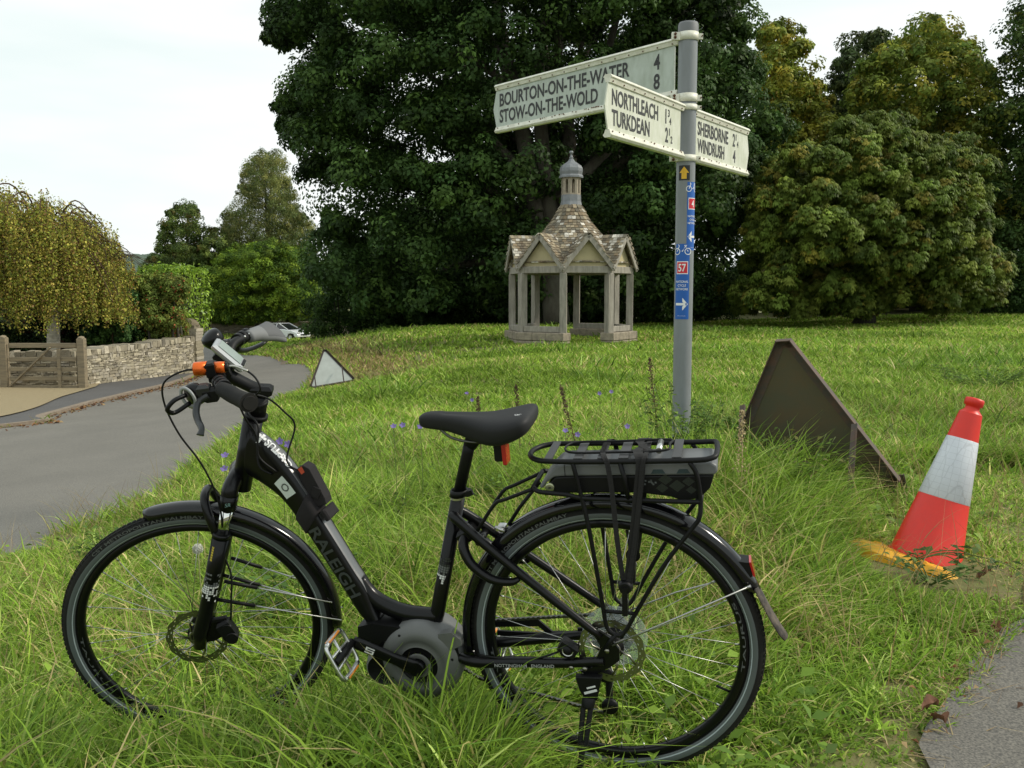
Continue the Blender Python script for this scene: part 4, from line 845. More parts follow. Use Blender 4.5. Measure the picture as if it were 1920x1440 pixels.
    n_r = 22; rad = np.linspace(.34, 1.80, n_r)
    oct_ = lambda th, r: r * (1 - .5 * (1 - math.cos(math.pi / 8) / math.cos(((th - A[0]) % (math.pi / 4)) - math.pi / 8)))
    for i in range(n_r):
        r = rad[i]; z = np.interp(r, rr, zz); z2 = np.interp(r + .03, rr, zz); cnt = max(14, int(2 * math.pi * r / .125)); o_ = r_.random()
        for j in range(cnt):
            th = 2 * math.pi * (j + o_ + (i % 2) * .5) / cnt; rq = oct_(th, r); dirv = np.array([math.cos(th), math.sin(th), 0]); c = dirv * rq + np.array([0, 0, z]); dn = dirv * .03 + np.array([0, 0, z2 - z])
            slate(c, np.array([-math.sin(th), math.cos(th), 0]), dn, None, 2 * math.pi * rq / cnt * .96, .145)
    for k in range(8):
        p, q = P[k], P[(k + 1) % 8]; m = (p + q) / 2; on = np.r_[nrm(m), 0]; tt = np.r_[nrm(q - p), 0]
        for (s0, sg) in ((p, -1), (q, 1)):
            lo = np.r_[s0, Z_beam - .02] + tt * sg * .06; hi = np.r_[m, Z_apex + .07]; sl = lo - hi; ls = np.linalg.norm(sl); sl = sl / ls; nn = nrm(np.cross(sl, on)); nn = nn if nn[2] > 0 else -nn
            rows = int(ls / .10)
            for i in range(rows):
                c0_ = hi + sl * (i + .6) * ls / rows; f = (i + .5) / rows; depth = 1.0 * (1 - f) + .10 + .21; nb = max(1, int(depth / .115))
                for j in range(nb):
                    slate(c0_ + on * (.24 - (j + .5 + (i % 2) * .3) * depth / nb) + nn * .03, on, sl, nn, depth / nb * .95, .135)
    tb.build('slate_roof', TL, e, attr=True)
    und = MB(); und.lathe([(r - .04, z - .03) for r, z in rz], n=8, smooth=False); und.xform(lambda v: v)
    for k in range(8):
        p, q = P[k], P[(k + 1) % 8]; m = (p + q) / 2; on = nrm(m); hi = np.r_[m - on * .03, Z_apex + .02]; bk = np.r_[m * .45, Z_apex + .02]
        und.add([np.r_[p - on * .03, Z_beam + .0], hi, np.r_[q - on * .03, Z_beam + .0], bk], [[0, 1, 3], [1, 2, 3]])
    und.build('roof_lining', mat('lining_brown', (.10, .08, .06), 1.), e)  # even dark brown for the lining under the slates
    # lead cupola
    n8 = 8
    def ring(prof, mat_, name, par=e, ang0=A[0]):
        mb = MB(); V = []; F = []; k = len(prof)
        for j in range(8):
            th = ang0 + j * math.pi / 4
            for r, z in prof: V.append((r * math.cos(th), r * math.sin(th), z))
        for j in range(8):
            for i in range(k - 1): F.append([j * k + i, ((j + 1) % 8) * k + i, ((j + 1) % 8) * k + i + 1, j * k + i + 1])
        return mb.add(V, F).build(name, mat_, par)
    cz = lambda v: zf(v)
    cup = ring([(.37, cz(391)), (.34, cz(386)), (.31, cz(378)), (.305, cz(366)), (.29, cz(366)), (.0, cz(365))], LEAD, 'cupola_base')
    ln = MB()
    for j in range(8):
        th0 = A[0] + j * math.pi / 4; th1 = th0 + math.pi / 4; a = np.array([math.cos(th0), math.sin(th0)]) * .295; b = np.array([math.cos(th1), math.sin(th1)]) * .295
        zb_, zt_ = cz(367), cz(333); lf = lambda f, z, o=1.: np.r_[(a + (b - a) * f) * o, z]
        zi0, zi1 = cz(363), cz(341); arch = [(.30, zi0), (.70, zi0), (.70, zi1)] + [(.5 + .2 * math.cos(t), zi1 + .07 * math.sin(t)) for t in np.linspace(.4, math.pi - .4, 4)] + [(.30, zi1)]
        # frame of the face round the arched opening
        outer = [(0, zb_), (1, zb_), (1, zt_), (.5, zt_), (0, zt_)]
        V = [lf(0, zb_), lf(1, zb_), lf(1, zt_), lf(0, zt_)] + [lf(f, z) for f, z in arch]; na = len(arch)
        F = [[0, 1, 5, 4], [1, 2, 6, 5], [2, 7, 6], [2, 8, 7], [2, 3, 9, 8], [3, 10, 9], [3, 11, 10], [3, 0, 4, 11]]
        V2 = [lf(0, zb_, .86), lf(1, zb_, .86), lf(1, zt_, .86), lf(0, zt_, .86)] + [lf(f, z, .86) for f, z in arch]; n_ = len(V)
        ln.add(V + V2, F + [[i + n_ for i in f] for f in F] + [[4 + i, 4 + (i + 1) % na, n_ + 4 + (i + 1) % na, n_ + 4 + i] for i in range(na)])
    ln.build('lantern', mat('lantern_wood', (.34, .29, .22), .8, noise=(14, .6, (.2, .17, .13))), e)
    dp = [(.31, 334), (.375, 334), (.375, 331), (.34, 328), (.355, 322), (.35, 316), (.31, 311), (.22, 307), (.12, 303), (.06, 298), (.04, 294)]
    dome = ring([(r, cz(v)) for r, v in dp], LEAD, 'dome')
    MB().lathe([(.045, cz(298)), (.07, cz(296)), (.035, cz(293)), (.03, cz(289)), (.055, cz(287.5)), (.065, cz(285.5)), (.045, cz(283.2)), (0, cz(282.5))], n=14).build('finial', LEAD, dome)
    MB().box((P[3][0] * .93, P[3][1] * .93 - .13, 1.35), (.12, .015, .09)).build('plaque', mat('plaque_bronze', (.04, .03, .02), .5), e)
plin = {}
pavilion()
# ------------------------------------------------------------------ fingerpost
def fingerpost():
    px, py = at(1279, 700, 5.9)[0], 5.9; zb = h1(px, py); base = np.array([px, py, zb]); e = empty('signpost', base, 'grey steel fingerpost with three white direction arms and cycle route stickers', 'signpost')
    # pole axis: through (1279,700) and (1290,45)
    topz = at(1290, 47, 5.9)[2]; PG = mat('pole_grey', (.22, .235, .25), .45, noise=(9, .6, (.15, .16, .155)), stretch=(1, 1, .3), bump=(120, .15, .001)); R_ = .058
    MB().lathe([(R_, -.3), (R_, topz - zb - .03)], n=40).build('pole', PG, e)
    MB().lathe([(R_ + .004, 0), (R_ + .004, .075), (R_ - .002, .088), (0, .09)], (0, 0, topz - zb - .075), n=40).build('pole_cap', mat('cap_grey', (.16, .165, .17), .6), e)
    TXT = mat('sign_text', (.035, .035, .035), .6); SG = mat('sign_face', (.50, .55, .49), .5, noise=(16, .65, (.33, .37, .30)), bump=(60, .1, .001), stretch=(1, 1, .45)); SG2 = mat('sign_face_pale', (.66, .67, .57), .5, noise=(15, .6, (.43, .46, .31)), stretch=(1, 1, .45))
    RIM = mat('sign_rim', (.80, .79, .68), .45, noise=(18, .55, (.5, .47, .36))); RUST = mat('rust', (.12, .05, .025), .95)
    def arm(uvs, D_end, z_hi, z_lo, side, lines, label, face, n_first, pt=.045):
        """arm from the pole to its pointed end; uvs = (u, v) of the end"""
        end = at(uvs[0], uvs[1], D_end)[:2] - base[:2]; L = np.linalg.norm(end); d = end / L; n = np.array([d[1], -d[0]]); n = n if n @ (-base[:2]) > 0 else -n   # n faces the camera
        zt_, zl = z_hi - zb, z_lo - zb; s0 = R_ + .012; f = lambda s, z, o=0.: np.r_[d * s + n * o, z]; hh = zt_ - zl; rim = .042
        em = bpy.data.objects.new('direction_arm', None); COL.objects.link(em); em.parent = e; em['label'] = label
        poly = [(s0 + .03, zl + .004), (L - pt, zl + .004), (L, zl + hh / 2), (L - pt, zt_ - .004), (s0 + .03, zt_ - .004)]
        MB().prism(poly, lambda s, z, o: f(s, z, o), -.004, .004).build('panel', face, em)
        for z_, sg in ((zt_, 1), (zl, -1)):
            mb = MB(); Ls = L - pt + .01
            prof = [(0.0045, 0), (.012, 0), (.020, rim * .55), (.026, rim * .62), (.026, rim * .72), (.016, rim), (.0045, rim)]   # (offset, distance from inner edge)
            V = []; 
            for s in (s0, Ls):
                for sd2 in (1, -1):
                    for o, q in (prof if sd2 > 0 else prof[::-1]): V.append(f(s, z_ - sg * (rim - q), o * sd2))
            m_ = len(prof) * 2; mb.add(V, [list(range(m_)), list(range(m_, 2 * m_))[::-1]] + [[i, (i + 1) % m_, m_ + (i + 1) % m_, m_ + i] for i in range(m_)])
            mb.build('edge_rail', RIM, em)
            rv = MB(); k = int((Ls - s0) / .125)
            for i in range(k + 1):
                s = s0 + .04 + (Ls - s0 - .07) * i / max(k, 1); rv.lathe([(.005, 0), (.004, .003), (0, .004)], f(s, z_ - sg * rim * .8, .0165), np.r_[n, 0], n=8)
            rv.build('rivet', RUST, em)
        if side < 0: x_to = lambda x: L - pt - .03 - x       # text reads towards the pole (end is at left)
        else: x_to = lambda x: s0 + .085 + x
        tx = MB(); inner = hh - 2 * rim; ch = inner * .335
        tw = L - pt - s0 - .03
        for i, (word, wfrac, num, frac) in enumerate(lines):
            zbase = zl + rim + inner * (.56 if i == 0 else .12)
            F_ = lambda x, y, zb_=zbase: f(x_to(x + .0), zb_ + y, .0058)
            put_text(tx, word, ch, F_, w=tw * wfrac, bold=.024)
            xn = tw * n_first
            if frac:
                put_text(tx, num, ch, lambda x, y, q=F_: q(x + xn - .01, y), w=ch * (.16 if num == '1' else .5), bold=.024); o1 = xn + ch * (.30 if num == '1' else .55)
                put_text(tx, frac[0], ch * .5, lambda x, y, q=F_: q(x + o1, y + ch * .52), w=ch * (.12 if frac[0] == '1' else .30), bold=.02)
                put_text(tx, frac[1], ch * .5, lambda x, y, q=F_: q(x + o1 + ch * .26, y - .0), w=ch * .32, bold=.02)
            else: put_text(tx, num, ch, lambda x, y, q=F_: q(x + xn, y), w=ch * .56, bold=.024)
        tx.build('lettering', TXT, em)
        ru = MB(); r_ = np.random.default_rng(int(L * 100))
        for i in range(26 if L > 1.5 else 8):
            s = L * (.30 + .42 * r_.random()) if L > 1.5 else s0 + r_.random() * (L - .2); z_ = zl + rim + .001; a_ = .004 + .014 * r_.random()
            ru.add([f(s, z_ - .006, .0175), f(s + a_, z_ - .007, .0175), f(s + a_ * .8, z_ - .001 + .003 * r_.random(), .0135), f(s + a_ * .1, z_, .0135)], [[0, 1, 2, 3]])
        ru.build('rust_stain', RUST, em)
        return d, n
    zz = lambda v: at(1279, v, 5.9)[2]
    arm((926, 207), 7.32, zz(66), zz(178), -1, [('BOURTON-ON-THE-WATER', .765, '4', None), ('STOW-ON-THE-WOLD', .60, '8', None)], 'longest arm, reading Bourton-on-the-Water and Stow-on-the-Wold', SG, .885)
    arm((1133, 200), 5.02, zz(199), zz(300), -1, [('NORTHLEACH', .62, '1', '34'), ('TURKDEAN', .50, '2', '12')], 'near arm, reading Northleach and Turkdean', SG2, .74)
    arm((1403, 283), 6.74, zz(199), zz(300), 1, [('SHERBORNE', .56, '2', '14'), ('WINDRUSH', .49, '4', None)], 'right-hand arm, reading Sherborne and Windrush', SG2, .66)
    for v, hh in ((70, .05), (185, .05), (203, .035), (298, .04)):
        z_ = zz(v) - zb; mb = MB(); mb.lathe([(R_ + .001, -hh / 2), (R_ + .006, -hh / 2), (R_ + .006, hh / 2), (R_ + .001, hh / 2)], (0, 0, z_), n=40, close=True)
        mb.box((-R_ - .022, -.03, z_), (.05, .012, hh * .9)); mb.box((-R_ - .022, -.012, z_), (.05, .008, hh * .9)); mb.box((R_ + .014, -.02, z_), (.03, .01, hh * .7))
        mb.build('clamp', RIM, e)
        bo = MB(); 
        for q in (-.010, .010): bo.tube([(-R_ - .028, -.055, z_ + q), (-R_ - .028, .015, z_ + q)], .0045, 6); bo.lathe([(.009, 0), (.009, .008), (0, .008)], (-R_ - .028, -.038, z_ + q), (0, -1, 0), n=6)
        bo.tube([(R_ + .022, -.04, z_), (R_ + .022, .01, z_)], .0045, 6); bo.build('bolt', RUST, e)
    # stickers wrapped round the pole; x measured along the surface from the camera-facing line
    cam_a = math.atan2(-py, -px)
    def cyl(o): return lambda x, z: np.r_[(R_ + o) * math.cos(cam_a + x / R_), (R_ + o) * math.sin(cam_a + x / R_), z]
    def patch(mb, x0, x1, z0, z1, o, m=0, n=14):
        c = cyl(o); V = []; 
        for i in range(n + 1):
            x = x0 + (x1 - x0) * i / n; V += [c(x, z0), c(x, z1)]
        mb.add(V, [[2 * i, 2 * i + 2, 2 * i + 3, 2 * i + 1] for i in range(n)], m, None, True)
    SM = [mat('sticker_blue', (.006, .10, .42), .4), mat('sticker_white', (.8, .8, .8), .4), mat('sticker_red', (.62, .012, .03), .4), mat('sticker_black', (.012, .012, .012), .5), mat('sticker_yellow', (.75, .42, .02), .5)]
    def dens(P, k=6):
        out = []
        for i in range(len(P)):
            a, b = np.array(P[i]), np.array(P[(i + 1) % len(P)])
            for j in range(k): out.append(tuple(a + (b - a) * j / k))
        return out
    def poly(mb, P, o, m):   # small concave-safe fan from centroid
        P = dens(P, 3); c = cyl(o); ce = np.mean(np.array(P), 0); V = [c(*ce)] + [c(*p) for p in P]; k = len(P); mb.add(V, [[0, 1 + i, 1 + (i + 1) % k] for i in range(k)], m)
    def stroke(mb, P, w_, o, m=1):
        for (a, b) in zip(P[:-1], P[1:]):
            a, b = np.array(a), np.array(b); d = nrm(b - a); n = np.array([-d[1], d[0]]) * w_ / 2; c = cyl(o); mb.add([c(*(a - n)), c(*(b - n)), c(*(b + n)), c(*(a + n))], [[0, 1, 2, 3]], m)
    def bike_icon(mb, x, z, s, o):
        for cx in (-.36, .36):
            P = [(x + (cx + .2 * math.cos(t)) * s, z + .2 * math.sin(t) * s) for t in np.linspace(0, 2 * math.pi, 19)]; stroke(mb, P, .05 * s, o)
        K = lambda *p: [(x + a * s, z + b * s) for a, b in p]
        stroke(mb, K((-.36, 0), (-.20, .36), (-.28, .44)), .05 * s, o); stroke(mb, K((-.24, .30), (0, 0), (.2, .34), (-.22, .32)), .05 * s, o); stroke(mb, K((.36, 0), (.2, .34)), .05 * s, o); stroke(mb, K((0, 0), (.36, 0)), .05 * s, o); stroke(mb, K((.12, .38), (.28, .38)), .06 * s, o)
    def ncn(x0, x1, vt, vb, num, arrow, o, base_):
        mb = MB(); z1, z0 = zz(vt) - zb, zz(vb) - zb; hh = z1 - z0; xc = (x0 + x1) / 2; w_ = x1 - x0; patch(mb, x0, x1, z0, z1, o, 0)
        bike_icon(mb, xc, z0 + .90 * hh, w_ * 1.05, o + .0005)
        patch(mb, xc - w_ * .40, xc + w_ * .40, z0 + .60 * hh, z0 + .77 * hh, o + .0004, 1); patch(mb, xc - w_ * .355, xc + w_ * .355, z0 + .612 * hh, z0 + .758 * hh, o + .0008, 2)
        put_text(mb, num, .098 * hh, lambda x, z: cyl(o + .0022)(xc + x, z0 + .637 * hh + z), m=1, align='CENTER', bold=.02, w=w_ * (.50 if len(num) > 1 else .26))
        for i, t in enumerate(('NATIONAL', 'CYCLE', 'NETWORK')): put_text(mb, t, .030 * hh, lambda x, z, i=i: cyl(o + .0010)(xc + x, z0 + (.485 - .05 * i) * hh + z), m=1, align='CENTER', bold=.01, w=w_ * (.86, .56, .84)[i])
        s = arrow; zc = z0 + .20 * hh; c_ = cyl(o + .0005); ns_ = 40
        def bar(f0, f1, lo, hi):
            V = []; 
            for i in range(ns_ + 1):
                f = f0 + (f1 - f0) * i / ns_; V += [c_(xc + f * s * w_, zc + lo(f) * hh), c_(xc + f * s * w_, zc + hi(f) * hh)]
            mb.add(V, [[2 * i, 2 * i + 2, 2 * i + 3, 2 * i + 1] for i in range(ns_)], 1)
        bar(-.42, .26, lambda f: -.016, lambda f: .016)
        out_ = lambda f: .085 * (.42 - f) / .36; inn_ = lambda f: max(.0165, .085 * (.20 - f) / .36)
        bar(.06, .42, lambda f: inn_(f) if out_(f) > inn_(f) else 0., lambda f: max(out_(f), 0)); bar(.06, .42, lambda f: -max(out_(f), 0), lambda f: -(inn_(f) if out_(f) > inn_(f) else 0.))
        put_text(mb, 'www.sustrans.org.uk', .010 * hh, lambda x, z: cyl(o + .0005)(xc + x, z0 + .04 * hh + z), m=1, align='CENTER', w=w_ * .55)
        return mb.build('route_sticker', SM, e)
    sgn = 1   # +x along the surface appears at the right of the pole
    ncn(.012, .092, 343, 470, '4', -1, .0006, None)['label'] = 'upper blue sticker wrapping round the right side, route 4'
    ncn(-.058, .034, 458, 598, '57', 1, .0016, None)['label'] = 'lower blue sticker with route number 57 and right arrow'
    mb = MB(); z1, z0 = zz(312) - zb, zz(340) - zb; patch(mb, -.046, .026, z0, z1, .0006, 3); s = (z1 - z0); xc = -.010
    c_ = cyl(.0012)
    for f0, f1, lo, hi in ((-.016, .016, lambda f: .10, lambda f: .52), (-.030, .030, lambda f: .50, lambda f: .92 - .42 * abs(f) / .030)):
        V = []
        for i in range(25):
            f = f0 + (f1 - f0) * i / 24; V += [c_(xc + f, z0 + lo(f) * s), c_(xc + f, z0 + hi(f) * s)]
        mb.add(V, [[2 * i, 2 * i + 2, 2 * i + 3, 2 * i + 1] for i in range(24)], 4)
        c_ = cyl(.0013)
    mb.build('arrow_sticker', SM, e, label='black square sticker with yellow upward arrow')
fingerpost()
# ------------------------------------------------------------------ triangular road sign backs
def tri_sign(label, T, Rr, Lb, fr, legs, panel, frame, toC=.012, cutR=.07):
    T, Rr, Lb = map(np.array, (T, Rr, Lb)); c = (T + Rr + Lb) / 3; b = np.array([c[0], c[1], h1(c[0], c[1])]); e = empty('roadworks_sign', b, label, 'road sign', None)
    n = nrm(np.cross(Rr - T, Lb - T)); n = n if n @ (np.array([0, 0, H]) - c) > 0 else -n
    P3 = [T, Rr, Lb]; pts = []
    for i in range(3):
        p, q, r = P3[i - 1], P3[i], P3[(i + 1) % 3]; s = np.linalg.norm(q - p); pts += [q + (p - q) * cutR, q + (r - q) * cutR]
    pts = [p - b for p in pts]; k = 6
    V = [p + n * o for o in (-.002, .002) for p in pts]; MB().add(V, [[5, 4, 3, 2, 1, 0], [6, 7, 8, 9, 10, 11]] + [[i, (i + 1) % k, k + (i + 1) % k, k + i] for i in range(k)]).build('panel', panel, e)
    mb = MB(); cc = sum(pts) / 6
    for i in range(6):
        a, c_ = pts[i], pts[(i + 1) % 6]; d = nrm(c_ - a); inw = nrm(np.cross(n, d)); inw = inw if inw @ (cc - a) > 0 else -inw
        mb.beam(a - d * .004 + n * (fr * .45), c_ + d * .004 + n * (fr * .45), .005, fr, up=n)
        mb.beam(a + inw * fr * .5 + n * .0046, c_ + inw * fr * .5 + n * .0046, fr, .004, up=n)
    mb.build('frame', frame, e)
    for (p, q) in legs:
        mb = MB(); p, q = np.array(p) - b, np.array(q) - b; mb.beam(p, q, .032 * fr / .05, .005, up=n); mb.beam(p + np.array([.012, 0, 0]) * fr / .05, q + np.array([.012, 0, 0]) * fr / .05, .005, .022 * fr / .05, up=n); mb.build('leg', frame, e)
    return e
RUSTB = mat('rust_frame', (.075, .062, .052), .75, noise=(16, .6, (.16, .075, .045)), bump=(50, .4, .002)); BROWN = mat('sign_back_brown', (.082, .076, .050), .5, noise=(5, .7, (.12, .075, .04)), bump=(40, .2, .002))
EDG = RUSTB
T = at(1467, 614, 5.25); Rb = at(1704, 918, 5.1); Lb = at(1342, 915, 5.65)
tri_sign('large triangular road sign seen from its brown back, rusty folding legs, leaning in the grass', T, Rb, Lb, .05, [(at(1602, 795, 5.08), at(1588, 1010, 4.72)), (at(1392, 760, 5.5), at(1384, 930, 5.05)), (at(1690, 890, 5.12), at(1700, 935, 5.2))], BROWN, RUSTB)
T = at(607, 652, 17.5); Rb = at(668, 714, 17.4); Lb = at(579, 729, 17.0)
tri_sign('small far triangular road sign, pale grey back, at the bend of the road', T, Rb, Lb, .032, [(at(589, 700, 17.1), at(593, 729, 16.6)), (at(641, 687, 17.3), at(645, 718, 16.8)), (at(663, 712, 17.4), at(667, 719, 17.3))], mat('sign_back_grey', (.36, .39, .37), .6, noise=(6, .5, (.26, .28, .26))), mat('rust_dark', (.05, .035, .03), .8))
# ------------------------------------------------------------------ traffic cone
def cone():
    D = 4.12; c = at(1735, 1045, D); top = at(1829, 747, D + .05); ax = nrm(top - c); Hc = np.linalg.norm(top - c); b = np.array([c[0], c[1], h1(c[0], c[1])]); x = nrm(np.cross((0, 1, 0), ax)); x = x if x[0] > 0 else -x; y = np.cross(ax, x)
    Mx = Matrix(((x[0], y[0], ax[0], c[0]), (x[1], y[1], ax[1], c[1]), (x[2], y[2], ax[2], c[2]), (0, 0, 0, 1)))
    e = empty('traffic_cone', (0, 0, 0), 'red and white traffic cone tilted to the right on a yellow foot', 'traffic cone', mat=Mx)
    RED = mat('cone_red', (.72, .025, .012), .42, noise=(30, .25, (.55, .03, .02))); r = lambda t: .150 - (.150 - .038) * t
    cb = MB(); cb.lathe([(r(0) + .012, -.012), (r(0) + .012, 0), (r(0) + .002, .012), (r(.45), Hc * .45), (r(.9), Hc * .905)], n=48); cb.lathe([(r(.9), Hc * .905), (.031, Hc * .93), (.031, Hc * .95), (.040, Hc * .955), (.041, Hc * .985), (.038, Hc * .997), (.026, Hc), (.024, Hc * .9)], n=40); cb.build('cone_body', RED, e)
    sl = mat('cone_sleeve', (.62, .64, .68), .3, noise=(22, .3, (.46, .48, .53)), bump=(120, .12, .001)); MB().lathe([(r(.37) + .0005, Hc * .37), (r(.37) + .002, Hc * .373), (r(.745) + .002, Hc * .742), (r(.745), Hc * .745)], n=48).build('reflective_sleeve', sl, e)
    t_ = sl.node_tree; vz = t_.nodes.new('ShaderNodeTexVoronoi'); vz.feature = 'DISTANCE_TO_EDGE'; vz.inputs['Scale'].default_value = 34; vz.inputs['Randomness'].default_value = .15; tcz = t_.nodes.new('ShaderNodeTexCoord'); t_.links.new(tcz.outputs['Object'], vz.inputs['Vector'])
    rz_ = t_.nodes.new('ShaderNodeMapRange'); rz_.inputs['From Max'].default_value = .06; rz_.inputs['To Min'].default_value = .80; t_.links.new(vz.outputs['Distance'], rz_.inputs['Value'])
    pz = t_.nodes['Principled BSDF']; src_ = pz.inputs['Base Color'].links[0].from_socket; mz = t_.nodes.new('ShaderNodeMix'); mz.data_type = 'RGBA'; mz.blend_type = 'MULTIPLY'; mz.inputs[0].default_value = 1; t_.links.new(src_, mz.inputs[6]); t_.links.new(rz_.outputs[0], mz.inputs[7]); t_.links.new(mz.outputs[2], pz.inputs['Base Color'])
    Y = mat('cone_foot', (.88, .44, .02), .55, noise=(12, .4, (.5, .22, .03))); ft = MB(); w_ = .262
    P = [(-w_, -w_ + .05), (-w_ + .05, -w_), (w_ - .05, -w_), (w_, -w_ + .05), (w_, w_ - .05), (w_ - .05, w_), (-w_ + .05, w_), (-w_, w_ - .05)]; Rz = D2R(38)
    P = [(a * math.cos(Rz) - b_ * math.sin(Rz), a * math.sin(Rz) + b_ * math.cos(Rz)) for a, b_ in P]
    secs = []
    for z_, s in ((-.075, 1.), (-.035, 1.), (-.010, .88), (-.006, .6)): secs.append([(p[0] * s, p[1] * s, z_) for p in P])
    ft.loft(secs, smooth=False)
    for k in range(8):
        a = Rz + k * math.pi / 4 + .39; ft.box((.205 * math.cos(a), .205 * math.sin(a), -.012), (.045, .05, .022), np.array([[math.cos(a), -math.sin(a), 0], [math.sin(a), math.cos(a), 0], [0, 0, 1]]), bev=.006)
    ft.build('foot', Y, e)
cone()
# ------------------------------------------------------------------ electric bicycle
# bike frame: x forward, y to its left (towards the camera), z up, origin at the rear hub
def bicycle():
    RM = Matrix(((-.969, -.226, -.094), (.239, -.96, -.149), (-.057, -.167, .984))).to_quaternion().normalized().to_matrix()
    HUBZ = .353; O = Vector((.245, 2.169, H - .834)); org = O + RM @ Vector((0, 0, -HUBZ))
    e = empty('bicycle', (0, 0, 0), 'black step-through electric bicycle leaning on its kickstand in the long grass', 'bicycle', mat=Matrix.Translation(org) @ RM.to_4x4())
    WB = 1.12; A20 = D2R(20); ST_ = D2R(20.75)
    S = np.array(Matrix.Rotation(-A20, 3, 'Y') @ Matrix.Rotation(ST_, 3, 'Z') @ Matrix.Rotation(A20, 3, 'Y'))
    up = np.array([0, 0, HUBZ]); tr = lambda v: v + up; tf = lambda v: S @ v + np.array([WB, 0, 0]) + up
    B = lambda mb, name, m, par=e, front=False, **k: mb.build(name, m, par, tf=tf if front else tr, **k)
    # numpy rotation matrices of mathutils have the same sense as the fit used
    STRIP = mat('tyre_reflective_strip', (.095, .11, .115), .5, spec=.7); STRIPW = mat('tyre_strip_line', (.42, .48, .50), .4); TXG = mat('tyre_print', (.10, .105, .105), .6); SPK = mat('spoke_steel', (.50, .50, .48), .38, 1.)
    ROT = mat('disc_steel', (.30, .29, .24), .35, 1.); SIL = mat('silver_grey', (.16, .16, .16), .32, .7, coat=.3); WT = mat('print_white', (.75, .75, .75), .5); GL = mat('gloss_black', (.004, .004, .005), .16, coat=.35, spec=.3)
    def arc_text(mb, txt, r, a0, a1, y, h, m=0, flip=False, bold=.01):
        w_ = abs(a1 - a0) * r; sg = -1 if a1 < a0 else 1
        put_text(mb, txt, h, lambda x, z: ((r + sg * z) * math.cos(a0 + sg * x / r), y, (r + sg * z) * math.sin(a0 + sg * x / r)), w=w_, m=m, bold=bold)
    def wheel(front):
        w = bpy.data.objects.new('wheel', None); COL.objects.link(w); w.parent = e; n = 96; pc = lambda r, a, y=0: np.array([r * math.cos(a), y, r * math.sin(a)])
        prof = []; rc = .3335; mm = []; K = 18
        for j in range(K): 
            t = 2 * math.pi * j / K; prof.append((rc + .0200 * math.cos(t), .0195 * math.sin(t)))
        for j in range(K):
            t = 2 * math.pi * (j + .5) / K; c = math.cos(t); mm.append(1 if (-.72 < c < .02) else 0)
        t_ = MB().lathe(prof, (0, 0, 0), (0, 1, 0), n=n, mm=mm, close=True)
        # tread blocks
        for i in range(150):
            a = 2 * math.pi * i / 150
            for s in (-1, 0, 1):
                aa = a + s * .01; c = pc(.3532 - .0028 * abs(s), aa, s * .009); er = pc(1, aa); ea = np.array([-math.sin(aa), 0, math.cos(aa)]); t_.box(c, (.0035, .0065, .010), np.c_[er, (0, 1, 0), ea])
        ty = B(t_, 'tyre', [RUB, STRIP], w, front)
        ln = MB()
        for s in (1, -1):
            ln.lathe([(.3222, s * .0166), (.3245, s * .0180)], (0, 0, 0), (0, 1, 0), n=n)
        B(ln, 'reflective_line', STRIPW, w, front)
        tx = MB()
        if front: arc_text(tx, 'CST METROPOLITAN PALMBAY', .3395, D2R(52), D2R(104), .0204, .0085, bold=.02)
        else: arc_text(tx, 'CST METROPOLITAN PALMBAY', .3395, D2R(30), D2R(76), .0204, .0085, bold=.02)
        B(tx, 'tyre_lettering', TXG, w, front)
        rim = MB().lathe([(.3150, .0125), (.3165, .0095), (.314, .0085), (.314, -.0085), (.3165, -.0095), (.3150, -.0125), (.300, -.0115), (.2955, -.006), (.2955, .006), (.300, .0115)], (0, 0, 0), (0, 1, 0), n=n, close=True)
        B(rim, 'rim', GL if False else BLK, w, front)
        rt = MB()
        if front:
            arc_text(rt, 'TAURUS', .3095, D2R(6), D2R(-30), .0134, .007)
            for a in (-41, -44, -49, -53): rt.add([pc(.302, D2R(a), .0133), pc(.302, D2R(a - 1.8), .0133), pc(.311, D2R(a - 1.8), .0131), pc(.311, D2R(a), .0131)], [[0, 1, 2, 3]])
        else:
            arc_text(rt, 'TAURUS', .3095, D2R(-4), D2R(-44), .0134, .007); arc_text(rt, 'TAURUS', .3095, D2R(192), D2R(158), .0134, .007)
            for a in (-50, -54, -58, -63): rt.add([pc(.302, D2R(a), .0133), pc(.302, D2R(a - 2.4), .0133), pc(.311, D2R(a - 2.4), .0131), pc(.311, D2R(a), .0131)], [[0, 1, 2, 3]])
        B(rt, 'rim_print', TXG, w, front)
        sp = MB(); nS = 32
        for i in range(nS):
            side = 1 if i % 2 else -1; cross = 1 if (i // 2) % 2 else -1; ar = 2 * math.pi * i / nS; ah = ar + cross * 1.05; y = side * (.030 if front else .026)
            a = pc(.025, ah, y); b = pc(.2965, ar, side * .002); sp.tube([a, b], .00095, 5); sp.tube([b, b * .957 + np.array([0, 0, 0])], .0021, 5)
        B(sp, 'spokes', SPK, w, front)
        vv = MB(); va = D2R(-80 if front else 205); vv.tube([pc(.297, va), pc(.262, va)], .003, 6); B(vv, 'valve', BLKM, w, front)
        hb = MB().lathe([(0, -.052), (.012, -.052), (.013, -.036), (.029, -.034), (.029, -.029), (.016, -.025), (.014, 0), (.016, .025), (.029, .029), (.029, .034), (.013, .036), (.012, .050), (0, .050)], (0, 0, 0), (0, 1, 0), n=24); B(hb, 'hub', BLKM, w, front)
        # brake disc with drilled holes: annulus of small facets leaving real gaps
        Rd = .080 if front else .080; dm = MB(); nseg = 72; y = .048
        rr = [Rd - .0165, Rd - .0135, Rd - .0105, Rd - .0070, Rd - .0042, Rd]
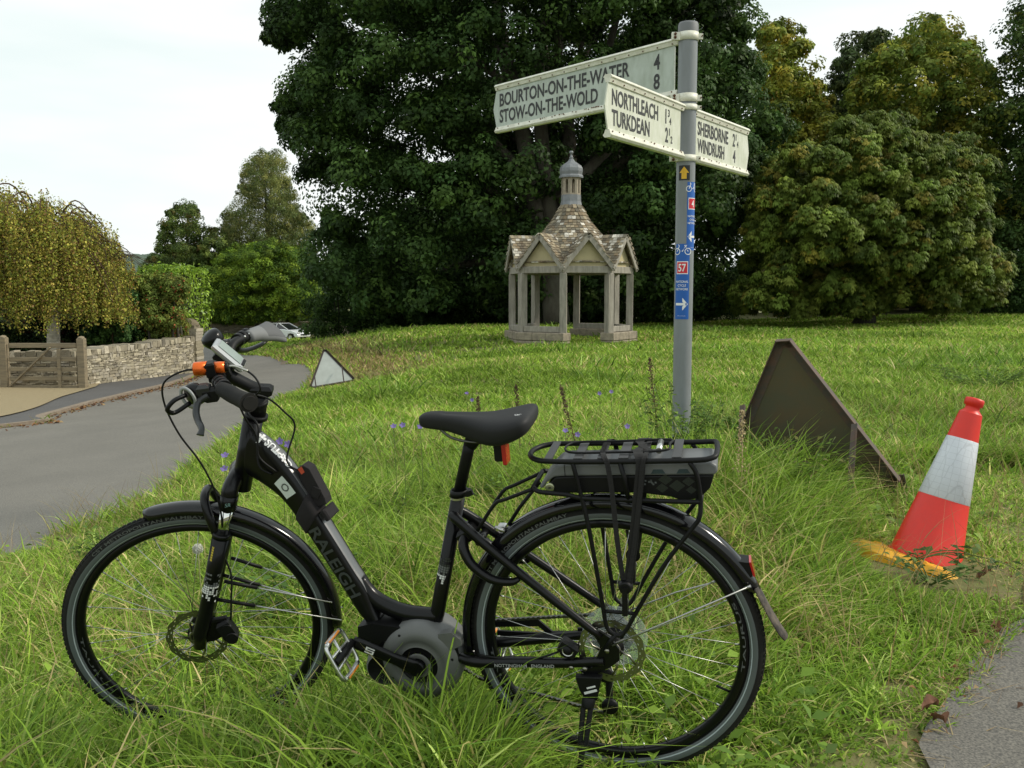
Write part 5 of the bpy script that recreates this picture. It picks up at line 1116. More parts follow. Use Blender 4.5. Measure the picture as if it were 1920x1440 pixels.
        for i in range(nseg):
            a0, a1 = 2 * math.pi * i / nseg, 2 * math.pi * (i + 1) / nseg
            for j in range(5):
                if (j == 1 and i % 4 == 0) or (j == 3 and i % 4 == 2): continue
                wv = .0018 * math.sin(i * math.pi / 3) if j == 4 else 0; wv1 = .0018 * math.sin((i + 1) * math.pi / 3) if j == 4 else 0
                V = [pc(rr[j], a0, yy) for yy in (y - .001, y + .001)] + [pc(rr[j + 1] + wv, a0, yy) for yy in (y - .001, y + .001)] + [pc(rr[j + 1] + wv1, a1, yy) for yy in (y - .001, y + .001)] + [pc(rr[j], a1, yy) for yy in (y - .001, y + .001)]
                dm.add(V, [[0, 2, 4, 6], [7, 5, 3, 1], [0, 1, 3, 2], [4, 5, 7, 6]])
        for i in range(6):
            a = i * math.pi / 3; dm.tube([pc(.022, a, y), pc(.045, a + .28, y), pc(Rd - .015, a + .55, y)], [.004, .003, .003], 4)
        dm.lathe([(.014, y - .001), (.024, y - .001), (.024, y + .001), (.014, y + .001)], (0, 0, 0), (0, 1, 0), n=24, close=True); B(dm, 'brake_disc', ROT, w, front)
        return w
    wheel(True); wheel(False)
    # --- main frame
    top = [(.868, .566), (.845, .545), (.806, .507), (.773, .461), (.746, .412), (.716, .347), (.672, .254), (.640, .185), (.616, .137), (.600, .085), (.585, .045)]
    bot = [(.905, .440), (.875, .425), (.842, .403), (.812, .378), (.787, .345), (.757, .292), (.717, .211), (.690, .155), (.668, .110), (.645, .066), (.612, .024)]
    hw = [.024, .026, .028, .030, .031, .031, .030, .029, .029, .030, .032]
    top = catmull([(a, 0, b) for a, b in top], 4); bot = catmull([(a, 0, b) for a, b in bot], 4); hwi = np.interp(np.linspace(0, 1, len(top)), np.linspace(0, 1, len(hw)), hw)
    secs = []; n = 24; off = .012
    for p, q, w_ in zip(top, bot, hwi):
        c = (p + q) / 2; h = (p - q) / 2; s = []
        for j in range(n):
            t = 2 * math.pi * j / n; cx, cy = math.cos(t), math.sin(t); ex = .62; s.append(c + h * np.sign(cy) * abs(cy) ** ex + np.array([0, w_ * np.sign(cx) * abs(cx) ** ex, 0]))
        secs.append(s)
    fm = MB().loft(secs, matf=lambda i, j: 1 if (j in (4, 5, 6) and i > 3 and i < 34) else 0)  # silver-grey along the top faces of the tube
    fm.tube([(.926, 0, .398), (.860, 0, .578)], [.025, .0245], 24)                                # head tube
    fm.tube(catmull([(.640, 0, .150), (.612, 0, .106), (.575, 0, .078), (.52, 0, .058), (.44, 0, .052)], 5), [.020, .021, .022, .022, .021], 16)   # lower swoop
    fm.tube([(.462, 0, .005), (.440, 0, .06), (.347, 0, .381)], [.020, .0185, .0170], 20)            # seat tube
    for s in (1, -1):
        fm.tube(catmull([(.365, s * .012, .330), (.345, s * .026, .318), (.26, s * .042, .245), (.12, s * .058, .130), (.018, s * .066, .046)], 5), [.0135, .0125, .0115, .0105, .009], 12)   # seat stay
        fm.tube(catmull([(.395, s * .030, -.040), (.335, s * .044, -.046), (.22, s * .052, -.036), (.12, s * .062, -.028), (.015, s * .067, -.016)], 5), [.013, .0145, .0135, .0125, .011], 12)   # chain stay
        dpz = [(.045, -.035), (.075, -.045), (.05, -.060), (.0, -.030), (-.022, -.012), (-.022, .018), (-.004, .045), (.020, .062), (.034, .050), (.020, .02)]
        fm.prism(dpz, lambda x, z, y: (x, y, z), s * .060, s * .068)
        for (bx, bz) in ((.062, -.036), (.094, -.034), (.006, .014)): fm.lathe([(.0062, 0), (.0055, .003), (0, .0035)], (bx, s * .072, bz), (0, s, 0), n=10, m=2)
    fm.tube([(.30, -.036, .27), (.30, .036, .27)], .010, 10)
    B(fm, 'frame', [BLK, SIL, ROT], e)
    tp = [(a + b) for a, b in zip(top, [np.zeros(3)] * len(top))]
    def along(x_m, side, z_m, y_off):   # along the tube from the head, z across
        P = top * .5 + bot * .5; s = np.r_[0, np.cumsum(np.linalg.norm(np.diff(P, axis=0), axis=1))]; c = np.array([np.interp(x_m, s, P[:, k]) for k in (0, 1, 2)]); c2 = np.array([np.interp(x_m + .015, s, P[:, k]) for k in (0, 1, 2)]); c3 = np.array([np.interp(x_m - .015, s, P[:, k]) for k in (0, 1, 2)]); d = nrm(c2 - c3); w_ = np.interp(x_m, s, hwi); u = nrm(np.cross(d, (0, 1, 0))); u = u if u[0] < 0 else -u
        return c + (u * z_m if True else 0) + np.array([0, w_ + y_off, 0])
    u_off = .0
    tx = MB()
    put_text(tx, 'RALEIGH', .030, lambda x, z: along(.262 + x, 1, -.010 + z - .004, .0018), w=.205, bold=.02)
    B(tx, 'maker_lettering', mat('print_dim_grey', (.042, .046, .05), .4), e)
    # model name on the top face near the head
    def topface(x_m, y):
        s = np.r_[0, np.cumsum(np.linalg.norm(np.diff(top, axis=0), axis=1))]; c = np.array([np.interp(x_m, s, top[:, k]) for k in (0, 1, 2)]); c2 = np.array([np.interp(x_m + .018, s, top[:, k]) for k in (0, 1, 2)]); c3 = np.array([np.interp(x_m - .018, s, top[:, k]) for k in (0, 1, 2)]); d = nrm(c2 - c3); u = np.cross(d, (0, 1, 0)); u = nrm(u if u[2] > 0 else -u); w_ = np.interp(x_m, s, hwi); q = min(.99, abs(y) / w_)
        hh = np.linalg.norm(c - np.array([np.interp(x_m, s, bot[:, k]) for k in (0, 1, 2)])) / 2; return c + np.array([0, y, 0]) - u * hh * (1 - math.sqrt(max(0., 1 - q ** (2 / .62))) ** .62) + u * .0030 + np.array([0, .0008, 0])
    tw = MB(); put_text(tw, 'CAPTUS', .0165, lambda x, z: topface(.146 - x, .0045 + z), w=.088, bold=.03)
    for (a, b) in ((.036, .012), (.044, .012), (.044, .020), (.044, .004), (.052, .012)): tw.add([topface(a - .0036, b - .0036), topface(a + .0036, b - .0036), topface(a + .0036, b + .0036), topface(a - .0036, b + .0036)], [[0, 1, 2, 3]])
    B(tw, 'model_lettering', WT, e)
    cs = MB(); put_text(cs, 'NOTTINGHAM . ENGLAND', .0085, lambda x, z: (.285 - x, .052 + .045 * x + .0146, -.0440 + .055 * x + z), w=.150, bold=.02); B(cs, 'chainstay_lettering', mat('print_grey', (.35, .35, .35), .5), e)
    # sticker on the head end of the tube
    sk = MB(); P4 = [(.110, -.020), (.160, -.020), (.160, .012), (.110, .012)]; kx = 8
    for i in range(kx):
        x0, x1 = .112 + .052 * i / kx, .112 + .052 * (i + 1) / kx; sk.add([along(x0, 1, -.016, .0012), along(x1, 1, -.016, .0012), along(x1, 1, .016, .0012), along(x0, 1, .016, .0012)], [[0, 1, 2, 3]])
    r_ = np.random.default_rng(8)
    for k in range(15):
        a = k * 2 * math.pi / 15; x, z = .138 + .009 * math.cos(a), .001 + .008 * math.sin(a); d = .0022; sk.add([along(x - d, 1, z - d * .5, .0020), along(x + d * .4, 1, z - d, .0020), along(x + d, 1, z + d * .4, .0020), along(x - d * .4, 1, z + d, .0020)], [[0, 1, 2, 3]], 1)
    B(sk, 'sticker', [mat('sticker_pale', (.55, .60, .57), .4), mat('sticker_ink', (.06, .07, .06), .6)], e)
    # pixel decals: seat tube and fork leg
    def pixels(mb, base, ax_u, ax_v, nrm_, cells, s, R_):
        for (i, j, m_) in cells:
            uu = (i) * s; th = uu / R_
            for _ in (0,):
                V = []
                for (a, b) in ((0, 0), (.82, 0), (.82, .82), (0, .82)):
                    t = (uu + a * s) / R_; V.append(base + ax_v * ((j + b) * s) + nrm_ * (R_ + .0006) * math.cos(t) + ax_u * (R_ + .0006) * math.sin(t))
                mb.add(V, [[0, 1, 2, 3]], m_)
    DC = [WT, mat('print_mid_grey', (.14, .145, .15), .4), mat('print_faint', (.035, .037, .04), .4)]
    axs = nrm(np.array([.347, 0, .381]) - np.array([.440, 0, .06])); pu = nrm(np.cross(axs, (0, 1, 0))); pm = MB()
    cells = [(i, j, (0 if j < 4 else (1 if j < 8 else 2))) for j in range(-2, 12) for i in range(-3, 3) if r_.random() < (.25 if j < 0 else (.75 if j < 8 else .5)) and not (j < 3 and i < -2 + (3 - j) * .5)]
    pixels(pm, np.array([.4145, 0, .150]), pu, axs, np.array([0, 1, 0]), cells, .0062, .0176); B(pm, 'pixel_decal', DC, e)
    # --- seat
    cl = MB(); cl.lathe([(.0178, -.008), (.0215, -.008), (.0215, .008), (.0178, .008)], (.3475, 0, .383), axs, n=24, close=True); cl.tube([(.325, -.016, .384), (.325, .018, .384)], .0055, 8); cl.beam((.322, .02, .385), (.305, .022, .392), .006, .012); B(cl, 'seat_clamp', BLKM, e)
    rg = MB(); rg.lathe([(.0182, 0), (.0182, .005)], (.3510, 0, .368), axs, n=24); B(rg, 'clamp_ring', STEEL, e)
    spst = MB(); spst.tube([(.347, 0, .383), (.313, 0, .485), (.306, 0, .508)], [.0142, .0142, .0142], 20); spst.tube([(.306, 0, .502), (.297, 0, .514), (.285, 0, .520)], [.017, .018, .014], 14); spst.box((.285, 0, .520), (.05, .045, .022), bev=.006); B(spst, 'seat_post', BLKM, e)
    sc_ = [(.428, .012, .592, .576), (.420, .019, .597, .570), (.400, .023, .601, .566), (.360, .026, .600, .560), (.320, .033, .597, .548), (.285, .046, .594, .535), (.25, .062, .592, .528), (.215, .075, .595, .530), (.180, .082, .600, .542), (.155, .080, .603, .556), (.142, .066, .598, .570), (.138, .045, .590, .576)]
    sc_ = [(.285 + (a - .285) * .955, b * .96, c - .015, d - .020) for a, b, c, d in sc_]; sx = catmull([(a, b, 0) for a, b, c, d in sc_], 3); szt = catmull([(a, c, d) for a, b, c, d in sc_], 3); secs = []; n = 22
    for (x, w_, _), (_, zt_, zb_) in zip(sx, szt):
        s = []
        for j in range(n):
            t = 2 * math.pi * j / n; cx, cy = math.cos(t), math.sin(t); yy = w_ * np.sign(cx) * abs(cx) ** .8; zc = (zt_ * .62 + zb_ * .38); zz_ = zc + ((zt_ - zc) * abs(cy) ** .75 if cy > 0 else -(zc - zb_) * abs(cy) ** .55 * 1.0)
            if cy > 0: zz_ -= .006 * math.exp(-(yy / .012) ** 2) * (x < .36)
            s.append((x, yy, zz_))
        secs.append(s)
    SD = mat('saddle_vinyl', (.016, .016, .017), .62, spec=.3, bump=(500, .25, .0006)); sd_o = B(MB().loft(secs), 'saddle', SD, e)
    sb = MB()
    for s in (1, -1): sb.tube(catmull([(.372, s * .012, .548), (.345, s * .018, .528), (.30, s * .022, .517), (.26, s * .022, .517), (.21, s * .035, .528)], 5), .0035, 7)
    B(sb, 'saddle_rail', DKSTEEL, sd_o)
    lg = MB(); put_text(lg, 'OC', .010, lambda x, z: (.180 - x, .040 + z * .5, .587 - z * .2), w=.016); B(lg, 'saddle_print', WT, sd_o)
    rf = MB().box((.236, 0, .500), (.020, .026, .075), bev=.004); B(rf, 'reflector_bracket', BLKM, e); rf = MB().box((.221, 0, .484), (.010, .034, .058), bev=.003); B(rf, 'rear_reflector', mat('red_lens', (.45, .008, .012), .15, coat=.8), e)
    # --- motor, crank, pedals
    mc = (.483, 0, -.052); MG = mat('motor_grey', (.135, .138, .132), .5, .15, noise=(18, .4, (.09, .09, .08))); MGD = mat('motor_grey_dark', (.13, .133, .13), .5, .15)
    mo = MB(); mo.lathe([(0, -.055), (.095, -.055), (.105, -.040), (.106, .035), (.100, .048), (.082, .056), (.066, .060), (.064, .056), (.049, .060)], mc, (0, 1, 0), n=56, m=1)
    mo.lathe([(.049, .060), (.047, .056), (.033, .056)], mc, (0, 1, 0), n=48, m=2); mo.lathe([(.033, .062), (.022, .066), (.020, .060), (0, .060)], mc, (0, 1, 0), n=40, m=0)
    mo.lathe([(0, -.045), (.048, -.045), (.052, .02), (.046, .042), (.040, .048)], (.588, 0, -.078), (0, 1, 0), n=32, m=1); mo.lathe([(.040, .048), (.036, .044), (0, .044)], (.588, 0, -.078), (0, 1, 0), n=32, m=2)
    br = [(.640, .040), (.600, .050), (.52, .040), (.445, .035), (.415, .015), (.385, -.01), (.378, -.045), (.40, -.05), (.43, .0), (.50, .02), (.58, .0), (.615, -.04), (.645, -.01)]
    mo.prism(br, lambda x, z, y: (x, y, z), -.045, .045, 2)
    gp_ = [(.425, .030), (.392, .036), (.370, .018), (.368, .002), (.384, -.006), (.400, -.012), (.428, .010)]; mo.prism(gp_, lambda x, z, y: (x, y, z), .03, .052, 0)
    for k in (60, 170, 330): a = D2R(k); mo.lathe([(.0035, 0), (.0035, .001), (0, .001)], (mc[0] + .088 * math.cos(a), .0535, mc[2] + .088 * math.sin(a)), (0, 1, 0), n=10, m=2)
    B(mo, 'motor', [MG, MGD, BLKM], e)
    ca, cp = np.array([.483, .074, -.052]), np.array([.632, .098, .030])
    cr_ = MB(); cr_.tube([ca + (0, -.02, 0), ca + (0, .008, 0)], .019, 20); d = cp - ca
    secs = []
    for t in np.linspace(0, 1, 14):
        c = ca + d * t; hw_ = np.interp(t, [0, .12, .3, .9, 1], [.022, .020, .0145, .0165, .014]); th = .0085; ud = nrm(np.cross(d, (0, 1, 0))); s = []
        for j in range(14): a = 2 * math.pi * j / 14; s.append(c + ud * hw_ * math.cos(a) + np.array([0, th * np.sign(math.sin(a)) * abs(math.sin(a)) ** .5, 0]))
        secs.append(s)
    cr_.loft(secs); B(cr_, 'crank', BLK, e)
    cl_ = MB(); dd = nrm(d); uu = nrm(np.cross(dd, (0, 1, 0))); uu = uu if uu[2] > 0 else -uu; o_ = ca + d * .72 + np.array([0, .0093, 0]); s_ = .0115; K = lambda a, b: o_ + dd * a * s_ + uu * b * s_
    for P in (((-1, -.75), (1, -.75), (1, -.45), (-1, -.45)), ((-1, .75), (1, .75), (1, .45), (-1, .45)), ((-1, -.45), (-.6, -.45), (-.6, .2), (-1, .2)), ((1, .45), (.6, .45), (.6, -.2), (1, -.2)), ((-.6, -.1), (.6, -.1), (.6, .15), (-.6, .15))): cl_.add([K(*p) for p in P], [[0, 1, 2, 3]])
    B(cl_, 'crank_print', WT, e)
    def pedal(c, sgn):
        c = np.array(c); ti = D2R(-112); ux = np.array([math.cos(ti), 0, math.sin(ti)]); uz = np.array([-math.sin(ti), 0, math.cos(ti)]); uy = np.array([0, 1., 0]); P = bpy.data.objects.new('pedal', None); COL.objects.link(P); P.parent = e; al = MB(); G = lambda a, b, z=0.: c + ux * a + uy * b + uz * z
        for s in (1, -1):
            al.tube(catmull([G(-.046, s * .040), G(-.030, s * .046), G(.030, s * .046), G(.046, s * .040)], 4), .0055, 6)
            al.tube(catmull([G(s * .046, -.040, .0), G(s * .049, 0, .0), G(s * .046, .040, .0)], 4), .0065, 6)
            al.tube([G(s * .012, -.044), G(s * .016, .044)], .004, 5)
        al.tube([G(-.044, 0), G(.044, 0)], .004, 5); B(al, 'cage', mat('alloy', (.62, .62, .60), .28, .95), P); ax = MB(); ax.tube([G(0, -.060 * sgn), G(0, .040 * sgn)], [.010, .009], 12); B(ax, 'axle', BLKM, P)
        rf = MB()
        for s in (1, -1): rf.box(G(s * .050, 0), (.005, .055, .016), np.c_[ux, uy, uz], 0, bev=.001)
        B(rf, 'pedal_reflector', mat('amber', (.75, .25, .02), .2, coat=.5), P)
    pedal(cp + np.array([.002, .062, 0]), 1); pedal(np.array([.334, -.160, -.134]), -1)
    c2 = MB(); c2.tube([(.483, -.075, -.052), (.334, -.098, -.134)], [.016, .010], 10); B(c2, 'crank', BLK, e)
    # --- drivetrain
    ch = MB()
    for P in ([(.05, -.042, .045), (.30, -.045, .020), (.46, -.05, -.018)], [(.45, -.05, -.095), (.365, -.047, -.150), (.20, -.045, -.19), (.045, -.045, -.232)]):
        Q = resample3(np.array(P), int(np.linalg.norm(np.array(P)[-1] - np.array(P)[0]) / .0064)); 
        for i in range(len(Q) - 1): ch.beam(Q[i], Q[i + 1] * 1.0, .006 if i % 2 else .0085, .0075 if i % 2 else .005, up=(0, 0, 1))
    B(ch, 'chain', DKSTEEL, e)
    ca_ = MB(); 
    for k, r in enumerate((.048, .044, .040, .036, .032, .028)): ca_.lathe([(.015, 0), (r, 0), (r, .002), (.015, .002)], (0, -.030 - k * .0045, 0), (0, 1, 0), n=30)
    B(ca_, 'cassette', DKSTEEL, e)
    pd = MB(); pd.lathe([(.022, 0), (.078, .0), (.080, .003), (.078, .004), (.022, .002)], (0, -.026, 0), (0, 1, 0), n=48); gm = mat('clear_plastic', (.75, .85, .85), .08, spec=.6, alpha=.22); B(pd, 'spoke_protector', gm, e)
    de = MB(); de.tube(catmull([(.015, -.060, -.03), (.036, -.068, -.075), (.030, -.066, -.13), (.032, -.06, -.215)], 4), [.012, .014, .010, .009], 8)
    for (x, z) in ((.036, -.125), (.030, -.215)): de.lathe([(0, -.006), (.020, -.006), (.022, 0), (.020, .006), (0, .006)], (x, -.050, z), (0, 1, 0), n=16)
    B(de, 'derailleur', BLKM, e)
    cg = MB(); cg.prism([(.315, .004), (.20, .014), (.19, .004), (.165, -.020), (.10, -.018), (.10, -.008), (.05, -.004), (.05, -.03), (.31, -.040), (.31, -.022), (.18, -.026), (.20, -.006), (.315, -.012)], lambda x, z, y: (x, y, z), -.072, -.066); B(cg, 'chain_guard', BLKM, e)
    bc = MB(); bc.box((.100, .058, .010), (.045, .028, .038), np.array(Matrix.Rotation(D2R(-35), 3, 'Y')), bev=.006); bc.lathe([(.0, .014), (.014, .014), (.016, .0)], (.105, .060, .008), (0, 1, 0), n=16); bc.tube(catmull([(.125, .06, .0), (.18, .06, -.02), (.26, .055, -.028), (.33, .05, -.022)], 4), .0025, 6); B(bc, 'brake_caliper', BLKM, e)
    rg = MB(); rg.lathe([(.0115, 0), (.0135, .0), (.0135, .002)], (.098, .078, .014), (0, 1, 0), n=20, ang=(D2R(-20), D2R(170))); B(rg, 'cable_arc', STEEL, e)
    # --- mudguards
    def guard(a0, a1, r, name, front, w_=.0265, par=e):
        secs = []; n = 50; prof = [(-1, -.016), (-.97, -.006), (-.75, .003), (-.4, .0065), (0, .0078), (.4, .0065), (.75, .003), (.97, -.006), (1, -.016)]
        for i in range(n + 1):
            a = a0 + (a1 - a0) * i / n; er = np.array([math.cos(a), 0, math.sin(a)]); endf = min(1, min(i, n - i) / 2.5 + .45); s = []
            s = [er * (r + z) + np.array([0, x * w_ * (endf ** .5), 0]) for x, z in prof] + [er * (r + z - .0016) + np.array([0, x * w_ * (endf ** .5) * .95, 0]) for x, z in prof[::-1]]
            secs.append(s)
        return B(MB().loft(secs), name, GL, par, front)
    gf = guard(D2R(80), D2R(190), .3685, 'mudguard', True); gr = guard(D2R(-8), D2R(157), .3695, 'mudguard', False)
    fl_ = MB(); secs = []
    for x, z, w_ in ((-.335, .155, .026), (-.352, .115, .028), (-.368, .080, .030), (-.386, .045, .030), (-.397, .028, .024)): 
        nn = np.array([-.92, 0, -.38]); secs.append([(x, -w_, z), (x - .006, -w_ * .5, z), (x - .008, 0, z), (x - .006, w_ * .5, z), (x, w_, z), (x + .003, w_, z), (x - .004, 0, z), (x + .003, -w_, z)])
    B(fl_.loft(secs), 'mud_flap', mat('dusty_rubber', (.035, .030, .026), .85, noise=(40, .8, (.15, .12, .09))), gr)
    ss = MB()
    for s in (1, -1): ss.tube([(-.008, s * .074, .030), (-.150, s * .066, .097), (-.318, s * .034, .165)], .0021, 7); ss.tube([(-.310, s * .033, .161), (-.325, s * .033, .168)], .0035, 7)
    B(ss, 'stay', SPK, gr)
    rl = MB(); rl.prism([(-.292, .222), (-.322, .218), (-.330, .185), (-.318, .178), (-.304, .200)], lambda x, z, y: (x, y, z), -.020, .020); B(rl, 'tail_reflector_housing', BLKM, gr); rl = MB(); rl.prism([(-.323, .219), (-.328, .219), (-.336, .184), (-.331, .184)], lambda x, z, y: (x, y, z), -.019, .019); B(rl, 'tail_reflector', MATS['red_lens'], gr)
    sf = MB(); sk_ = MB()
    for s in (1, -1):
        for (p, q) in (((-.105, .162), (-.360, .030)), ((-.075, .112), (-.375, -.030))):
            a = np.array([p[0], s * .058, p[1]]); b = np.array([q[0], s * .030, q[1]]); sf.tube([a + (b - a) * .25, b], .0021, 7); sk_.tube([a, a + (b - a) * .30], .0050, 8)
    B(sf, 'stay', SPK, gf, True); B(sk_, 'stay_sleeve', BLKM, gf, True)
    # --- fork
    fk = MB()
    for s in (1, -1):
        fk.tube([(-.004, s * .060, -.022), (-.014, s * .062, .020), (-.040, s * .063, .075), (-.085, s * .063, .190), (-.126, s * .063, .293)], [.016, .020, .0195, .0205, .0225], 20)
        fk.tube([(-.127, s * .063, .296), (-.131, s * .063, .306)], [.0235, .0215], 20)
        fk.tube([(-.158, s * .063, .370), (-.172, s * .063, .408)], [.0215, .0215], 20)
        fk.tube(catmull([(-.170, s * .063, .404), (-.176, s * .058, .422), (-.186, s * .030, .434), (-.192, 0, .432)], 4), [.0215, .0205, .021, .026], 16)
    fk.tube(catmull([(-.116, .060, .300), (-.108, .056, .345), (-.100, .034, .386), (-.098, 0, .394), (-.100, -.034, .386), (-.108, -.056, .345), (-.116, -.060, .300)], 4), .0115, 10)   # arch in front
    fk.tube([(-.186, 0, .400), (-.194, 0, .425)], [.026, .027], 18); fk.prism([(.012, -.012), (-.045, -.012), (-.075, .002), (-.088, .035), (-.060, .05), (-.02, .03)], lambda x, z, y: (x, y, z), .050, .060)
    B(fk, 'fork', BLK, e, True)
    sn = MB()
    for s in (1, -1): sn.tube([(-.128, s * .063, .300), (-.158, s * .063, .372)], .0158, 20)
    B(sn, 'stanchion', mat('chrome', (.75, .75, .72), .06, 1.), e, True)
    fd = MB(); axf = nrm(np.array([-.127, 0, .298]) - np.array([-.085, 0, .190])); puf = nrm(np.cross(axf, (0, 1, 0)))
    cells = [(i, j, (0 if j < 6 else 1)) for j in range(-3, 12) for i in range(-4, 4) if r_.random() < (.12 if j < 0 else (.8 if 1 < j < 7 else .45))]; pixels(fd, np.array([-.062, .063, .133]), puf, axf, np.array([0, 1, 0]), cells, .0062, .0208)
    yy = [(.0, .0), (.008, 0), (.008, .042), (.0, .042)]; B(fd, 'pixel_decal', DC, e, True)
    ys = MB(); pixels(ys, np.array([-.103, .063, .235]), puf, axf, np.array([0, 1, 0]), [(-2.2, k, 0) for k in range(6)], .0072, .0215); B(ys, 'yellow_mark', mat('print_yellow', (.55, .42, .05), .5), e, True)
    fl2 = MB(); put_text(fl2, 'SR', .010, lambda x, z: (-.1640 + .006 - .35 * z - x * .9, .0856, .385 + z), w=.016); B(fl2, 'fork_print', mat('print_teal', (.20, .33, .33), .5), e, True)
    cp_ = MB(); cp_.box((-.085, .062, .020), (.036, .030, .060), np.array(Matrix.Rotation(D2R(20), 3, 'Y')), bev=.007); cp_.tube([(-.088, .080, .030), (-.088, .060, .030)], .013, 14); cp_.tube([(-.095, .082, .0), (-.095, .058, .0)], .016, 14); cp_.box((-.065, .060, .052), (.05, .012, .014), bev=.003); B(cp_, 'brake_caliper', BLKM, e, True)
    # --- steering: headset, stem, bar
    hs = MB(); hs.tube([(-.262, 0, .578), (-.266, 0, .588)], [.0285, .0285], 24); hs.tube([(-.266, 0, .588), (-.283, 0, .634)], [.0225, .0205], 20)
    hs.lathe([(.0205, -.006), (.024, -.004), (.024, .004), (.0205, .006)], (-.275, 0, .612), (-.35, 0, .94), n=24); B(hs, 'headset', BLKM, e, True)
    sm = MB(); sm.box((-.290, 0, .648), (.054, .042, .026), np.array(Matrix.Rotation(D2R(-12), 3, 'Y')), bev=.008); sm.tube(catmull([(-.288, 0, .646), (-.262, 0, .664), (-.214, 0, .702)], 4), [.017, .015, .016], 16, sx=1.15); sm.tube([(-.210, -.026, .705), (-.210, .026, .705)], .021, 20); B(sm, 'stem', BLKM, e, True)
    hb = MB(); bar = catmull([(-.318, .300, .729), (-.285, .250, .730), (-.240, .190, .731), (-.218, .110, .728), (-.210, .050, .712), (-.210, 0, .705), (-.210, -.050, .712), (-.222, -.110, .742), (-.250, -.175, .738), (-.280, -.235, .724), (-.298, -.268, .716)], 6); hb.tube(bar, .0115, 14); B(hb, 'handlebar', BLKM, e, True)
    g1 = MB(); g1.tube(catmull([(-.242, .192, .731), (-.262, .222, .731), (-.286, .258, .730), (-.312, .292, .729), (-.317, .299, .729)], 4), [.0165, .0180, .0190, .0180, .0195, .0215, .0215], 22, sx=1.0); g1.tube([(-.317, .299, .729), (-.319, .3025, .729)], [.0160, .0150], 22, m=0); B(g1, 'grip', RUB, e, True)
    GG = mat('grip_grey', (.16, .163, .165), .7, bump=(300, .2, .0006)); GGD = mat('grip_grey_dark', (.09, .092, .095), .7)
    secs = []; P = catmull([(-.250, -.170, .739), (-.262, -.198, .735), (-.276, -.224, .728), (-.292, -.252, .722), (-.303, -.274, .716), (-.308, -.284, .713)], 3); n = 20
    for i, p in enumerate(P):
        t = i / (len(P) - 1); w_ = np.interp(t, [0, .25, .5, .78, .92, 1], [.017, .021, .028, .040, .037, .020]); h_ = np.interp(t, [0, .3, .7, 1], [.0165, .018, .017, .010]); sh = np.interp(t, [0, .5, .8, 1], [0, -.008, -.018, -.014]); s = []
        fw = np.array([-.85, .52, .10]); fw = nrm(fw)
        for j in range(n): a = 2 * math.pi * j / n; s.append(p + nrm(np.array([-.62, .36, -.70])) * (w_ * math.cos(a) - sh * .3) + nrm(np.array([-.60, .35, .72])) * (h_ * math.sin(a)))
        secs.append(s)
    B(MB().loft(secs, matf=lambda i, j: 1 if 2 <= j <= 9 and i > 5 else 0), 'grip', [GG, GGD], e, True, label='grey winged right grip')
    # display
    Rd = np.array(Matrix.Rotation(D2R(36), 3, 'Y')) # x axis points back/down
    Rdx = np.array([[-.80, 0, -.60], [0, -1, 0], [-.60, 0, .80]]).T
    Rdx = np.c_[np.array([-.62, 0, -.785]), np.array([0, 1, 0]), np.array([-.785, 0, .62])]
    dc = np.array([-.226, -.020, .742]); dsp = MB().box(dc, (.092, .062, .018), Rdx, bev=.006); do = B(dsp, 'display', mat('display_silver', (.42, .43, .44), .35, .5), e, True)
    sc2 = MB().box(dc + Rdx[:, 2] * .0102 + Rdx[:, 0] * -.002, (.066, .046, .0016), Rdx, bev=.0004); B(sc2, 'screen', mat('lcd', (.26, .31, .28), .12, coat=.6), do, True)
    kk = MB().box(dc + Rdx[:, 2] * .0102 + Rdx[:, 0] * .038, (.008, .040, .0016), Rdx); B(kk, 'button_strip', BLKM, do, True)
    mt = MB().box(dc - Rdx[:, 2] * .018, (.055, .045, .020), Rdx, bev=.005); mt.tube([(-.212, -.055, .712), (-.212, .03, .712)], .018, 14); B(mt, 'display_mount', BLKM, do, True)
    # torch
    to = MB(); a = np.array([-.168, .100, .757]); b = np.array([-.240, .100, .752]); d = b - a; to.tube([a, a + d * .04, a + d * .42], [.0155, .0165, .0165], 20); to.tube([a + d * .66, a + d * .98], [.0145, .0130], 20); tob = B(to, 'torch', mat('anodised_orange', (.72, .13, .015), .25, .5), e, True)
    t2 = MB(); t2.tube([a + d * .42, a + d * .66], .0150, 6); t2.tube([a + d * .98, a + d * 1.10], [.012, .010], 14); t2.box(a + d * .54 + np.array([0, 0, -.003]), (.022, .032, .036), bev=.004); t2.box(a + d * .54 + np.array([0, 0, -.026]), (.020, .018, .02), bev=.004); t2.tube([(-.205, .072, .727), (-.219, .105, .730)], .016, 12); B(t2, 'torch_mount', BLKM, tob, True)
    # bell
    be = MB(); ax = nrm((.45, .30, .84)); bcn = np.array([-.176, -.095, .772]); be.lathe([(.024, -.020), (.026, -.014), (.027, -.012), (.027, .002), (.024, .008), (.014, .013), (0, .014)], bcn, ax, n=30); be.tube([bcn - np.array(ax) * .02, (-.215, -.105, .742)], .010, 10); B(be, 'bell', BLK, e, True)
    # controls
    for s, z_ in ((1, .731), (-1, .741)):
        ct = MB(); P0 = np.array([-.238, s * .165, z_]); dv_ = nrm(np.array([-.035, s * .08, 0]))
        for k in (0, 1, 2): ct.tube([P0 + dv_ * (-.028 + k * .019), P0 + dv_ * (-.014 + k * .019)], .0175, 16)
        if s < 0:
            for k in (0, 1): ct.lathe([(.0035, 0), (.0035, .003), (0, .003)], P0 + dv_ * (-.02 + k * .022) + np.array([-.017, 0, .006]), (-.9, .2, .3), n=8, m=1)
        ct.box(P0 + np.array([.028, 0, -.018]), (.034, .030, .034), bev=.006)
        B(ct, 'bar_clamp', [BLKM, STEEL], e, True)
        lv = MB()
